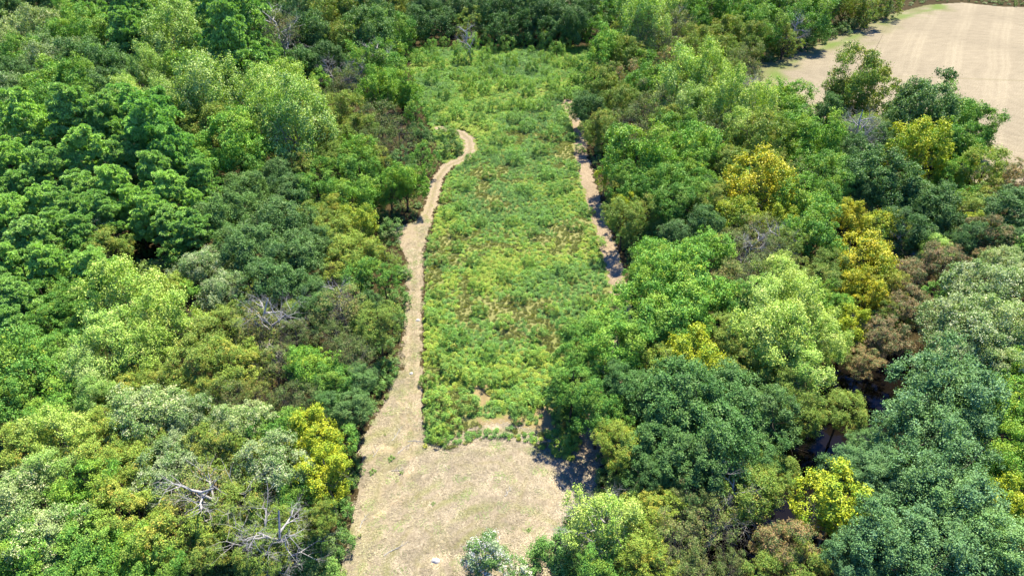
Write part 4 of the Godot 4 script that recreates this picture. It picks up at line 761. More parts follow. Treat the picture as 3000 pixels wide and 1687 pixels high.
var DEAD := [
	[0,78.8,-149.0,14.0,4,20,"pale bare tree with many silvery limbs in front of the hay field"],
	[0,80.9,-147.4,12.0,6,130,"smaller silvery bare tree beside the pale one before the hay field"],
	[1,-39.4,-207.0,14.0,2,0,"slender bare white tree behind the grey thicket"],
	[2,-49.5,-203.7,10.0,8,60,"grey bare tangled tree left of the slender white dead tree"],
	[0,-44.1,-200.0,11.0,10,200,"grey bare tangled tree right beside the slender white dead tree"],
	[2,-54.1,-205.5,10.0,6,300,"leftmost grey bare tree of the tangled thicket"],
	[0,-29.4,-40.6,13.1,37,106,"white leaning dead tree with spread limbs near the lower edge"],
	[1,-33.5,-47.4,13.2,9,94,"crooked white dead tree amid olive crowns at lower left"],
	[2,45.7,-100.4,11.0,5,140,"grey twiggy bare tree below the big golden tree"],
	[2,40.4,-101.1,11.0,5,30,"grey twiggy bare tree behind the vivid green maples"],
	[2,74.3,-108.9,10.0,20,270,"grey leaning bare tree behind the bronze-brown trees"],
	[1,-70.1,-212.4,22.0,3,0,"tall bare trunk rising from the woods at upper left"],
	[2,-80.1,-105.0,11.0,35,80,"grey leaning bare tree among the left pines"],
	[1,-13.7,-234.1,12.0,14,300,"pale bare tree at the top left of the sapling strip"],
	[0,65.6,-184.2,11.0,4,77,"pale bare tree at the hay field's left tip"],
	[0,-36.4,-78.9,13.0,10,10,"bare pale tree standing out of thin crowns left of the track"],
	[0,9.9,-45.2,11.0,6,200,"white twiggy bare tree among golden leaves at lower right"],
	[2,23.2,-48.9,11.0,10,120,"grey bare tree leaning over the creek's lower pool"],
	[0,-26.7,-86.2,10.0,8,190,"silvery bare tree amid twiggy crowns left of the track"],
	[2,56.5,-251.7,14.0,5,50,"grey bare tree behind the vivid green tree at the strip's top right"],
	[2,96.1,-243.5,13.0,5,90,"grey bare tree at the wood's corner by the hay field"],
	[3,-61.2,-130.9,5.5,6,80,"left of two bare pale trunks beside the pines"],
	[3,-60.0,-131.7,5.5,3,100,"right of two bare pale trunks beside the pines"],
]
var OUTSIDE := [[262.9, -386.5, 5.9, 1], [77.0, -403.0, 5.4, 0], [148.5, -354.8, 5.1, 0], [162.4, -377.8, 5.2, 0], [115.0, -118.8, 5.6, 1], [-272.1, -309.3, 5.0, 0], [250.4, -397.3, 5.4, 1], [-5.5, -410.3, 5.6, 0], [268.2, -373.5, 6.0, 1], [-324.6, -385.3, 5.8, 0], [302.5, -397.5, 5.9, 0], [70.2, -358.0, 5.2, 1], [181.3, -384.0, 5.4, 1], [-189.1, -235.7, 5.3, 1], [110.6, -349.0, 6.6, 1], [-159.1, -399.0, 6.9, 0], [-322.2, -394.7, 5.0, 1], [-239.4, -384.1, 5.9, 1], [129.4, -392.8, 5.6, 0], [134.5, -102.9, 5.5, 1], [255.5, -349.8, 6.3, 0], [-3.7, -378.8, 4.6, 0], [19.0, -348.1, 6.1, 1], [-183.2, -414.6, 4.9, 1], [-73.7, -348.2, 5.7, 1], [291.2, -408.1, 7.0, 1], [270.3, -392.8, 6.1, 0], [148.5, -120.9, 4.8, 0], [-83.7, -55.3, 5.1, 0], [82.5, -56.5, 4.6, 0], [-284.5, -341.5, 6.0, 1], [-210.3, -393.1, 5.4, 0], [-109.7, -95.1, 4.5, 1], [219.6, -375.9, 5.4, 0], [-257.0, -370.2, 6.8, 1], [-160.8, -205.1, 5.0, 0], [-40.1, -28.3, 4.6, 1], [-291.8, -315.7, 6.6, 1], [-291.3, -305.8, 5.3, 1], [-267.7, -288.2, 5.1, 0], [-101.0, -72.6, 5.5, 0], [-207.0, -253.1, 5.3, 0], [-217.4, -194.3, 5.0, 1], [139.7, -146.6, 4.8, 0], [9.3, -378.9, 6.3, 1], [-282.9, -415.5, 6.8, 1], [-302.3, -358.1, 4.9, 0], [-69.0, -51.3, 5.8, 1], [-149.9, -360.4, 5.6, 1], [-111.5, -109.5, 5.4, 1], [283.1, -409.1, 5.0, 1], [-266.3, -364.2, 5.0, 1], [-2.5, -394.7, 6.5, 1], [306.3, -384.8, 5.4, 1], [20.6, -32.9, 5.8, 0], [53.5, -336.9, 6.6, 1], [-142.9, -366.1, 5.2, 0], [306.6, -402.6, 4.9, 1], [278.7, -356.9, 5.4, 0], [89.8, -380.8, 6.9, 0], [-101.1, -414.2, 5.0, 1], [-193.9, -413.7, 5.7, 0], [-248.6, -291.2, 5.1, 1], [-191.5, -400.5, 4.5, 1], [-31.6, -393.0, 6.9, 0], [-60.8, -24.4, 5.0, 1], [97.7, -88.5, 6.1, 0], [-50.7, -412.1, 5.6, 1], [316.9, -349.9, 4.6, 0], [-137.2, -416.7, 4.8, 1], [107.6, -360.2, 6.4, 0], [119.5, -99.2, 5.7, 1], [-15.3, -383.1, 5.5, 1], [-321.9, -301.8, 6.3, 0], [-115.1, -129.9, 6.8, 0], [203.7, -391.2, 5.5, 1], [-31.6, -402.6, 5.0, 1], [48.7, -386.9, 6.4, 1], [-225.1, -383.9, 6.8, 1], [-241.5, -212.5, 6.0, 1], [-241.1, -280.6, 6.5, 0], [-274.6, -384.7, 5.4, 0], [-160.6, -178.3, 4.9, 0], [-249.2, -321.8, 4.9, 1], [-144.4, -151.7, 4.9, 1], [-221.7, -279.9, 4.5, 1], [-174.8, -385.7, 4.5, 0], [-66.1, -417.4, 5.7, 1], [-194.8, -381.0, 5.0, 0], [-208.0, -182.1, 5.2, 0], [-93.4, -93.9, 5.9, 1], [-235.2, -403.1, 6.2, 1], [-99.7, -389.9, 5.0, 1], [-120.2, -117.5, 5.6, 0], [-3.7, -338.4, 7.0, 1], [-283.7, -313.1, 6.6, 1], [-251.4, -305.5, 5.5, 0], [-186.3, -154.1, 6.6, 0], [-229.4, -391.0, 4.6, 0], [60.1, -392.1, 6.8, 0], [-293.4, -400.1, 5.2, 1], [-226.0, -345.1, 6.4, 0], [299.2, -413.5, 5.0, 1], [-249.7, -261.6, 5.4, 0], [51.9, -31.8, 6.2, 1], [-219.3, -369.3, 4.8, 0], [171.7, -145.1, 6.1, 1], [-127.0, -378.4, 4.6, 1], [-328.1, -373.3, 4.9, 0], [-185.3, -207.7, 4.6, 1], [229.8, -376.9, 6.7, 0], [145.0, -398.8, 5.8, 1], [-276.1, -400.7, 4.6, 0], [-186.4, -171.3, 6.3, 1], [143.6, -419.1, 4.6, 1], [174.0, -409.1, 5.0, 1], [-275.6, -302.4, 4.6, 1], [168.2, -353.5, 6.1, 0], [81.5, -337.2, 6.6, 1], [235.6, -389.1, 5.7, 0], [58.4, -416.7, 5.8, 1], [54.5, -357.1, 6.3, 0], [-156.9, -411.5, 6.9, 1], [82.8, -358.7, 6.9, 1], [138.5, -393.8, 6.3, 0], [91.3, -97.9, 5.9, 0], [-232.5, -307.4, 5.8, 1], [-214.9, -357.2, 6.5, 1], [-174.3, -181.5, 6.1, 0], [-261.8, -281.2, 5.6, 1], [-133.6, -149.4, 6.7, 1], [-148.4, -405.7, 6.0, 0], [-220.8, -339.2, 5.8, 0], [30.4, -409.4, 5.3, 1], [-107.6, -401.3, 5.1, 0], [-147.5, -415.7, 5.8, 0], [-268.4, -243.7, 6.9, 0], [-234.1, -250.4, 5.3, 1], [77.8, -65.5, 5.3, 0], [45.3, -407.2, 5.1, 1], [-130.3, -114.8, 4.8, 0], [-271.7, -341.6, 5.2, 1], [-307.9, -407.4, 5.5, 1], [-212.1, -370.4, 5.4, 1], [247.5, -365.5, 5.7, 0], [-264.4, -379.1, 5.5, 0], [-165.8, -367.3, 4.6, 0], [-147.8, -117.2, 6.8, 1], [-213.0, -283.4, 6.5, 1], [-225.0, -253.3, 5.8, 0], [-117.7, -397.9, 5.7, 0], [83.5, -412.7, 6.3, 0], [227.9, -405.3, 5.9, 1], [37.0, -388.0, 5.1, 0], [72.7, -415.4, 5.1, 1], [-86.9, -376.3, 6.9, 0], [110.6, -110.2, 6.7, 1], [94.6, -374.0, 6.3, 0], [255.2, -407.8, 6.1, 1], [-274.1, -328.4, 5.9, 0], [-89.2, -346.6, 5.9, 0], [255.5, -418.2, 6.5, 1], [-30.4, -342.1, 4.9, 1], [147.6, -142.6, 5.5, 1], [-189.8, -216.7, 5.2, 0], [197.5, -349.6, 6.4, 1], [43.3, -29.6, 5.5, 0], [-127.6, -391.1, 6.5, 1], [-151.3, -386.0, 5.3, 0], [-125.6, -341.7, 6.0, 0], [-26.4, -351.2, 5.5, 1], [-72.4, -365.1, 5.8, 1], [78.3, -376.2, 4.7, 0], [-302.0, -367.9, 6.4, 1], [312.1, -367.5, 6.0, 1], [-117.1, -388.7, 4.6, 1], [158.6, -405.0, 6.1, 0], [-291.5, -350.9, 5.6, 1], [38.6, -397.8, 6.8, 0], [-95.8, -363.7, 5.3, 0], [-34.5, -23.2, 4.6, 0], [-293.6, -361.4, 6.7, 0], [-66.1, -34.0, 6.3, 0], [302.1, -369.5, 6.4, 0], [244.6, -383.9, 4.7, 1], [155.7, -125.6, 6.7, 0], [-92.6, -399.8, 5.8, 1], [-96.8, -338.5, 4.5, 1], [160.4, -135.1, 6.5, 0], [181.9, -348.1, 5.8, 1], [275.1, -401.5, 6.9, 1], [-155.5, -419.8, 6.4, 1], [-129.5, -352.5, 6.5, 1], [222.8, -345.1, 6.9, 0], [-100.9, -358.4, 4.8, 1], [-111.0, -382.0, 6.5, 0], [-189.4, -162.8, 4.8, 0], [247.8, -405.1, 4.9, 0], [-303.0, -294.7, 5.8, 1], [-165.9, -169.8, 6.9, 0], [-272.0, -417.7, 5.2, 0], [-261.4, -250.8, 4.6, 0], [-74.4, -410.7, 5.7, 0], [32.5, -368.7, 5.7, 1], [-142.4, -172.1, 4.7, 0], [-234.3, -298.8, 5.5, 0], [-9.7, -390.9, 5.2, 1], [-223.8, -288.2, 5.5, 0], [-129.5, -410.0, 5.6, 1], [324.0, -390.4, 5.5, 0], [152.3, -365.3, 5.6, 1], [-304.1, -286.6, 6.5, 0], [137.5, -358.8, 6.8, 0], [-175.5, -151.7, 7.0, 0], [70.3, -371.0, 6.6, 1], [82.8, -70.7, 4.7, 0], [-309.0, -379.2, 4.8, 0], [-120.2, -350.5, 5.1, 0], [111.1, -374.6, 4.9, 1], [47.2, -367.7, 4.9, 0], [-58.1, -399.5, 6.4, 1], [102.7, -392.7, 6.2, 0], [-281.8, -290.6, 6.9, 1], [322.5, -365.9, 6.9, 1], [62.2, -367.8, 5.2, 1], [73.0, -342.4, 6.8, 1], [200.4, -384.7, 5.8, 1], [193.8, -400.5, 4.9, 0], [103.3, -412.2, 5.9, 0], [-115.5, -102.2, 5.3, 0], [-188.9, -371.0, 5.9, 1], [91.5, -61.6, 6.5, 0], [143.7, -411.3, 5.3, 0], [35.7, -356.1, 4.9, 0], [-248.2, -387.0, 6.1, 0], [-65.6, -401.9, 6.1, 1], [210.2, -419.9, 4.5, 1], [-4.5, -359.7, 5.6, 0], [198.0, -367.9, 6.1, 0], [-253.5, -411.7, 6.9, 1], [-217.6, -405.6, 5.3, 0], [-323.4, -419.5, 6.7, 0], [-229.3, -210.1, 6.8, 1], [140.2, -386.3, 4.6, 1], [60.5, -407.1, 5.9, 0], [90.1, -392.7, 6.2, 0], [-270.3, -252.9, 6.2, 1], [-219.0, -271.9, 6.2, 1], [224.3, -362.8, 6.0, 1], [-243.2, -398.6, 5.1, 1], [-57.9, -348.4, 4.5, 1], [-258.9, -318.6, 5.6, 1], [98.2, -400.9, 4.8, 0], [7.8, -356.3, 6.5, 1], [47.0, -351.3, 6.3, 0], [129.5, -415.1, 6.1, 0], [-136.8, -108.0, 5.7, 1], [-164.0, -340.6, 4.7, 1], [64.3, -24.8, 5.1, 0], [42.8, -36.1, 4.5, 1], [-289.7, -370.6, 6.3, 1], [233.0, -346.7, 6.7, 1], [-256.8, -355.4, 5.6, 1], [126.6, -346.0, 5.7, 1], [-61.1, -48.3, 4.9, 1], [-313.5, -350.3, 6.6, 1], [-176.4, -346.8, 5.3, 1], [-253.5, -233.2, 4.6, 0], [-25.0, -401.0, 5.2, 1], [-217.6, -229.0, 6.0, 1], [78.8, -48.4, 4.8, 0], [135.0, -404.2, 6.9, 1], [-255.8, -243.3, 6.9, 0], [222.6, -370.2, 4.6, 1], [13.5, -396.2, 5.4, 1], [-11.3, -419.3, 7.0, 0], [171.4, -380.1, 5.2, 1], [296.2, -403.4, 4.9, 0], [-216.5, -346.4, 4.7, 0], [-263.4, -358.6, 5.0, 0], [-282.5, -406.7, 5.0, 0], [-328.3, -364.8, 5.9, 0], [-155.6, -166.4, 6.3, 1], [-139.3, -159.4, 5.4, 1], [-139.3, -387.8, 5.8, 1], [190.9, -383.0, 5.7, 1], [219.6, -356.1, 6.4, 0], [-137.5, -123.2, 6.9, 1], [-25.4, -418.5, 5.5, 0], [-174.8, -194.7, 6.1, 1], [-59.1, -408.6, 5.9, 1], [133.0, -119.6, 4.9, 0], [176.9, -366.6, 6.9, 1], [-168.6, -407.3, 5.6, 0], [-77.2, -39.7, 6.8, 1], [-169.4, -397.9, 5.1, 1], [-203.5, -379.0, 6.5, 1], [-178.7, -367.6, 6.0, 0], [273.7, -386.5, 4.5, 0], [-195.5, -185.9, 5.0, 1], [-228.8, -239.3, 5.5, 0], [-325.1, -311.4, 4.8, 1], [149.8, -389.9, 6.9, 0], [292.2, -383.0, 6.5, 0], [140.2, -138.8, 5.7, 1], [-268.5, -406.6, 6.2, 0], [291.8, -354.2, 6.3, 1], [-244.5, -230.1, 6.7, 0], [-197.3, -339.6, 4.6, 1], [-238.3, -224.1, 6.7, 0], [-196.2, -252.4, 5.1, 1], [-110.2, -80.2, 6.4, 1], [-302.5, -389.0, 6.9, 0], [314.1, -378.7, 5.8, 1], [215.9, -345.7, 4.7, 0], [-48.7, -399.8, 6.0, 0], [263.2, -408.0, 5.2, 1], [25.4, -390.6, 4.7, 0], [-180.6, -336.5, 5.7, 0], [-279.8, -363.1, 5.0, 1], [-121.2, -369.8, 4.7, 0], [-167.6, -413.6, 4.9, 1], [-53.9, -389.9, 6.2, 0], [-91.4, -55.6, 6.1, 1], [-106.7, -348.7, 6.9, 0], [-218.1, -377.7, 4.9, 0], [278.9, -345.8, 5.3, 1], [28.0, -346.5, 6.0, 1], [285.1, -359.3, 5.1, 1], [169.7, -391.8, 6.0, 1], [135.9, -126.4, 4.7, 0], [5.8, -362.2, 4.7, 1], [-269.3, -276.2, 4.9, 0], [-197.6, -195.7, 6.7, 1], [-284.3, -388.3, 4.7, 1], [253.3, -359.8, 4.8, 0], [123.0, -126.0, 6.7, 1], [-239.8, -290.1, 6.1, 0], [130.1, -351.7, 5.1, 1], [-319.2, -342.2, 5.1, 1], [119.6, -366.1, 4.9, 0], [219.6, -405.6, 5.1, 0], [-149.3, -345.2, 6.9, 1], [96.2, -417.7, 6.9, 0], [-316.4, -319.9, 4.5, 0], [34.0, -27.0, 5.3, 0], [54.0, -347.0, 6.2, 0], [-329.0, -344.6, 4.7, 1], [-209.7, -401.9, 5.5, 1], [-166.8, -353.3, 5.8, 0], [274.4, -366.2, 5.3, 0], [-227.6, -406.0, 4.6, 1], [49.7, -22.9, 5.2, 0], [81.3, -385.1, 6.3, 0], [-18.3, -340.4, 6.2, 1], [67.7, -349.9, 4.9, 0], [323.3, -410.1, 5.6, 1], [104.1, -381.2, 4.7, 1], [-244.2, -267.3, 5.5, 1], [-48.3, -345.0, 6.0, 1], [291.2, -368.4, 6.4, 1], [-201.3, -211.5, 4.9, 1], [103.7, -82.5, 5.0, 1], [-253.2, -251.1, 6.4, 0], [-277.2, -271.3, 5.0, 1], [123.6, -138.4, 4.9, 1], [-262.2, -348.2, 6.2, 1], [-255.8, -276.7, 5.5, 1], [-50.3, -379.6, 6.2, 1], [320.4, -381.5, 4.5, 0], [69.4, -397.7, 4.5, 1], [-50.0, -337.5, 6.0, 0], [-321.3, -348.9, 5.3, 0], [-230.9, -362.1, 6.2, 0], [64.2, -46.8, 6.8, 1], [-124.8, -416.0, 5.2, 1], [90.6, -361.8, 6.5, 0], [-80.1, -417.9, 6.0, 1], [-244.1, -314.2, 5.8, 1], [-157.1, -154.8, 6.7, 1], [-104.1, -371.3, 5.7, 1], [-96.4, -376.7, 6.9, 0], [-214.5, -263.8, 4.6, 1], [126.0, -405.3, 6.7, 1], [-228.7, -368.4, 5.2, 0], [-189.3, -390.9, 5.0, 0], [-234.7, -267.5, 6.2, 1], [211.7, -379.2, 6.0, 1], [87.8, -349.2, 6.4, 0], [209.2, -399.7, 4.8, 0], [187.1, -352.9, 5.4, 1], [-77.8, -70.0, 6.0, 1], [253.4, -373.5, 4.6, 0], [49.1, -399.8, 4.9, 0], [100.6, -100.4, 6.5, 0], [-157.4, -373.4, 5.7, 0], [-296.4, -418.5, 5.2, 0], [115.6, -396.4, 4.6, 0], [0.1, -346.5, 6.5, 0], [-148.2, -137.8, 6.6, 0], [-178.4, -396.3, 6.9, 1], [-198.5, -239.2, 5.4, 0], [189.2, -410.7, 6.0, 1], [-139.9, -143.4, 6.6, 1], [-76.9, -391.0, 4.9, 0], [237.8, -368.9, 5.6, 0], [-134.9, -339.7, 6.4, 0], [150.5, -377.4, 6.6, 1], [-118.0, -358.9, 5.2, 1], [191.5, -369.6, 5.3, 1], [-58.2, -382.2, 6.6, 0], [64.2, -380.6, 4.7, 0], [61.0, -361.1, 4.9, 1], [-243.8, -241.7, 5.7, 0], [-127.6, -133.5, 4.7, 0], [125.7, -91.9, 6.8, 1], [178.0, -356.4, 5.2, 1], [164.0, -141.8, 5.5, 1], [-287.6, -280.6, 5.7, 1], [-292.9, -340.5, 5.6, 1], [10.2, -408.5, 6.0, 0], [-19.3, -376.4, 5.0, 0], [43.6, -344.5, 5.2, 0], [16.1, -374.1, 4.6, 0], [137.4, -371.7, 5.3, 1], [-87.0, -406.4, 4.7, 0], [270.8, -418.1, 6.6, 1], [-78.8, -354.2, 5.0, 0], [121.4, -131.7, 4.5, 0], [-291.5, -271.6, 5.9, 1], [-298.1, -377.9, 6.7, 0], [-87.1, -386.4, 5.6, 1], [-158.8, -357.0, 6.3, 1], [32.0, -396.7, 5.0, 1], [-230.8, -224.6, 5.5, 1], [-275.5, -284.6, 6.1, 1], [26.0, -360.3, 6.0, 1], [-234.0, -395.3, 5.0, 0], [-241.9, -367.0, 5.4, 1], [-41.8, -412.2, 5.0, 1], [-316.0, -357.5, 4.7, 1], [-71.6, -358.3, 5.3, 1], [11.5, -365.1, 5.1, 0], [-276.7, -264.3, 4.6, 0], [-152.2, -179.3, 5.1, 1], [-236.1, -347.0, 4.8, 0], [-259.3, -296.7, 5.4, 1], [-58.6, -357.3, 6.2, 1], [-305.3, -340.8, 6.8, 1], [-301.5, -333.5, 6.6, 1], [-26.2, -25.5, 5.6, 1], [179.8, -404.2, 5.0, 1], [42.1, -355.4, 4.9, 1], [-200.3, -411.8, 4.8, 0], [244.2, -351.8, 6.2, 1], [-70.9, -382.9, 6.3, 1], [122.3, -350.6, 4.8, 0], [-273.8, -317.3, 4.6, 1], [324.7, -349.2, 4.7, 0], [-96.7, -344.7, 4.9, 1], [-199.2, -353.6, 5.6, 0], [-23.9, -366.5, 5.2, 0], [302.3, -351.9, 5.4, 1], [-46.6, -365.7, 5.3, 1], [187.0, -402.8, 5.7, 0], [-194.5, -173.7, 5.9, 1], [204.0, -409.1, 4.8, 0], [-90.6, -68.7, 4.7, 1], [-100.1, -109.0, 6.5, 0], [111.6, -124.0, 4.5, 1], [-304.5, -324.6, 6.8, 0], [-241.8, -298.1, 4.6, 0], [195.2, -415.6, 6.1, 1], [-185.1, -353.2, 6.9, 0], [-256.9, -329.4, 4.7, 1], [296.9, -346.0, 5.5, 1], [4.2, -373.9, 5.4, 0], [-215.2, -202.8, 5.3, 1], [-129.5, -103.8, 5.4, 0], [183.0, -376.6, 5.4, 0], [-288.8, -409.7, 4.7, 1], [153.2, -348.0, 4.7, 0], [69.0, -36.5, 5.4, 1], [264.7, -368.4, 4.7, 0], [-156.6, -382.5, 4.9, 0], [204.2, -374.9, 5.5, 1], [144.5, -132.1, 5.2, 0], [225.2, -417.9, 5.1, 0], [-225.0, -223.6, 4.7, 0], [86.0, -368.3, 6.4, 0], [38.8, -22.3, 4.6, 0], [163.9, -419.7, 5.1, 1], [321.0, -374.2, 5.4, 0], [-270.3, -294.8, 5.6, 0], [-256.4, -382.5, 5.6, 1], [95.6, -66.5, 4.8, 0], [-313.2, -370.5, 6.3, 1], [103.8, -403.9, 4.6, 1], [125.7, -149.0, 6.0, 0], [141.9, -353.0, 4.7, 1], [54.8, -379.8, 6.4, 1], [-235.0, -257.2, 4.7, 0], [-223.8, -302.4, 6.7, 0], [-221.1, -418.4, 5.3, 1], [309.7, -420.0, 5.5, 0], [104.7, -74.8, 5.9, 1], [31.2, -403.7, 4.5, 1], [-68.5, -392.5, 6.7, 1], [10.7, -337.6, 4.7, 0], [-202.5, -229.2, 6.0, 1], [-218.6, -246.6, 4.7, 0], [-186.2, -341.7, 5.9, 0], [-142.2, -394.7, 4.5, 0], [-156.5, -190.4, 5.8, 0], [20.4, -418.7, 6.4, 0], [-94.2, -101.5, 6.0, 1], [165.2, -401.7, 5.6, 1], [230.1, -412.4, 4.6, 1], [-205.9, -344.4, 6.5, 1], [-315.7, -331.8, 5.4, 1], [-38.2, -399.0, 5.4, 0], [60.1, -338.2, 4.6, 1], [-95.6, -407.6, 5.6, 0], [120.3, -109.5, 5.5, 0], [-248.5, -331.9, 5.4, 0], [-120.4, -111.3, 4.5, 1], [-158.5, -132.3, 6.8, 0], [246.2, -410.6, 4.5, 0], [278.6, -378.6, 5.2, 0], [69.8, -389.1, 6.8, 1], [-203.8, -196.7, 4.9, 0], [36.6, -378.8, 6.0, 1], [-292.0, -326.7, 5.8, 0], [313.3, -413.4, 5.2, 0], [-92.7, -416.8, 5.5, 0], [-124.6, -91.2, 6.9, 0], [82.4, -79.9, 4.5, 0], [285.7, -388.2, 5.3, 1], [-187.3, -197.1, 4.9, 0], [-152.0, -336.4, 6.5, 1], [-175.6, -214.3, 4.8, 1], [-263.0, -417.6, 5.9, 1], [284.5, -419.8, 5.4, 0], [-233.0, -282.7, 6.0, 0], [-180.2, -235.3, 5.9, 1], [-239.5, -325.0, 5.3, 0], [-239.0, -416.0, 6.9, 0], [-81.8, -81.1, 6.2, 1], [-179.5, -160.9, 4.8, 0], [-311.6, -290.7, 5.6, 1], [-111.5, -371.7, 5.0, 1], [125.9, -364.0, 5.3, 1]]

func srgb(r: float, g: float, b: float) -> Color:
	return Color(r, g, b).linear_to_srgb()

func numbered(called: String) -> String:
	var n: int = used.get(called, 0)
	used[called] = n + 1
	return called if n == 0 else "%s_%03d" % [called, n]

func tag(o: Node3D, label: String, category: String, group := "") -> void:
	o.set_meta("label", label)
	o.set_meta("category", category)
	if group != "":
		o.set_meta("group", group)

func place(called: String, mesh: Mesh, mat: Material, parent: Node) -> MeshInstance3D:
	var o := MeshInstance3D.new()
	o.name = called
	o.mesh = mesh
	o.material_override = mat
	parent.add_child(o, true)
	return o

# ---------------------------------------------------------------- leaf meshes
var LV: PackedVector3Array
var LN: PackedVector3Array
var LC: PackedColorArray
var LI: PackedInt32Array
var ln := 0

func leaves_begin(count: int) -> void:
	LV = PackedVector3Array(); LV.resize(count * 4)
	LN = PackedVector3Array(); LN.resize(count * 4)
	LC = PackedColorArray(); LC.resize(count * 4)
	LI = PackedInt32Array(); LI.resize(count * 6)
	ln = 0

func leaf(p: Vector3, n: Vector3, along: Vector3, len_: float, wid: float, c: Color) -> void:
	var side := n.cross(along).normalized()
	var fwd := side.cross(n) * len_
	side *= wid
	var k := ln * 4
	var q := ln * 6
	LV[k] = p - fwd * 0.5
	LV[k + 1] = p + side + n * (wid * 0.35)
	LV[k + 2] = p + fwd * 0.5 - n * (len_ * 0.15)
	LV[k + 3] = p - side + n * (wid * 0.35)
	LN[k] = n; LN[k + 1] = n; LN[k + 2] = n; LN[k + 3] = n
	LC[k] = c; LC[k + 1] = c; LC[k + 2] = c; LC[k + 3] = c
	LI[q] = k; LI[q + 1] = k + 1; LI[q + 2] = k + 2
	LI[q + 3] = k; LI[q + 4] = k + 2; LI[q + 5] = k + 3
	ln += 1

func leaves_end() -> ArrayMesh:
	LV.resize(ln * 4); LN.resize(ln * 4); LC.resize(ln * 4); LI.resize(ln * 6)
	var a := []
	a.resize(Mesh.ARRAY_MAX)
	a[Mesh.ARRAY_VERTEX] = LV
	a[Mesh.ARRAY_NORMAL] = LN
	a[Mesh.ARRAY_COLOR] = LC
	a[Mesh.ARRAY_INDEX] = LI
	var m := ArrayMesh.new()
	m.add_surface_from_arrays(Mesh.PRIMITIVE_TRIANGLES, a)
	return m

func rdir() -> Vector3:
	var y := rng.randf_range(-1.0, 1.0)
	var t := rng.randf() * TAU
	var r := sqrt(maxf(0.0, 1.0 - y * y))
	return Vector3(r * cos(t), y, r * sin(t))

func mixc(a: Array, b: Array, t: float) -> Color:
	return Color(lerpf(a[0], b[0], t), lerpf(a[1], b[1], t), lerpf(a[2], b[2], t))

# Species: base colours (linear) a..b vary from clump to clump; accent is a second leaf colour on a share of clumps and of leaves.
# lobes, lobe radius, clumps per lobe, clump radius, vertical stretch, how much a clump spreads flat, leaf share
var SPECIES := {
	"oak": {a = [0.042, 0.098, 0.026], b = [0.082, 0.160, 0.040], acc = [0.11, 0.17, 0.05], ac = 0.02, al = 0.05, lobes = 30, lr = 0.30, cl = 11, cr = 0.115, vy = 0.85, flat = 0.75, fill = 1.0, size = 0.040},
	"map": {a = [0.055, 0.150, 0.022], b = [0.105, 0.225, 0.032], acc = [0.20, 0.26, 0.03], ac = 0.04, al = 0.08, lobes = 24, lr = 0.33, cl = 9, cr = 0.13, vy = 0.95, flat = 0.7, fill = 0.95, size = 0.046},
	"pop": {a = [0.115, 0.225, 0.040], b = [0.185, 0.285, 0.058], acc = [0.30, 0.36, 0.13], ac = 0.08, al = 0.22, lobes = 26, lr = 0.29, cl = 11, cr = 0.125, vy = 1.15, flat = 1.1, fill = 0.8, size = 0.044},
	"yel": {a = [0.165, 0.225, 0.018], b = [0.265, 0.285, 0.020], acc = [0.10, 0.19, 0.022], ac = 0.22, al = 0.18, lobes = 24, lr = 0.32, cl = 9, cr = 0.125, vy = 1.0, flat = 0.8, fill = 0.85, size = 0.050},
	"olv": {a = [0.085, 0.150, 0.024], b = [0.150, 0.220, 0.034], acc = [0.22, 0.20, 0.035], ac = 0.10, al = 0.15, lobes = 30, lr = 0.28, cl = 12, cr = 0.11, vy = 0.9, flat = 0.6, fill = 0.75, size = 0.038},
	"brn": {a = [0.055, 0.095, 0.030], b = [0.085, 0.120, 0.040], acc = [0.185, 0.130, 0.065], ac = 0.55, al = 0.25, lobes = 28, lr = 0.28, cl = 11, cr = 0.11, vy = 0.9, flat = 0.7, fill = 0.9, size = 0.036},
	"blu": {a = [0.052, 0.120, 0.038], b = [0.108, 0.195, 0.064], acc = [0.12, 0.22, 0.10], ac = 0.05, al = 0.10, lobes = 28, lr = 0.31, cl = 11, cr = 0.12, vy = 1.0, flat = 0.85, fill = 1.0, size = 0.042},
	"gry": {a = [0.075, 0.145, 0.038], b = [0.125, 0.195, 0.055], acc = [0.30, 0.33, 0.19], ac = 0.10, al = 0.24, lobes = 28, lr = 0.29, cl = 11, cr = 0.115, vy = 0.9, flat = 0.8, fill = 0.85, size = 0.040},
	"thn": {a = [0.065, 0.110, 0.026], b = [0.120, 0.165, 0.038], acc = [0.17, 0.14, 0.06], ac = 0.15, al = 0.2, lobes = 22, lr = 0.28, cl = 9, cr = 0.12, vy = 0.95, flat = 0.7, fill = 0.42, size = 0.040},
	"flw": {a = [0.060, 0.130, 0.030], b = [0.100, 0.190, 0.045], acc = [0.50, 0.50, 0.44], ac = 0.26, al = 0.08, lobes = 20, lr = 0.30, cl = 10, cr = 0.13, vy = 1.35, flat = 0.9, fill = 0.9, size = 0.050},
	"sap": {a = [0.085, 0.180, 0.036], b = [0.150, 0.265, 0.052], acc = [0.22, 0.26, 0.05], ac = 0.08, al = 0.12, lobes = 18, lr = 0.33, cl = 8, cr = 0.15, vy = 0.9, flat = 0.9, fill = 0.85, size = 0.055},
	"shr": {a = [0.058, 0.130, 0.028], b = [0.110, 0.205, 0.044], acc = [0.15, 0.17, 0.06], ac = 0.08, al = 0.12, lobes = 20, lr = 0.33, cl = 8, cr = 0.15, vy = 0.85, flat = 0.8, fill = 0.9, size = 0.055},
}

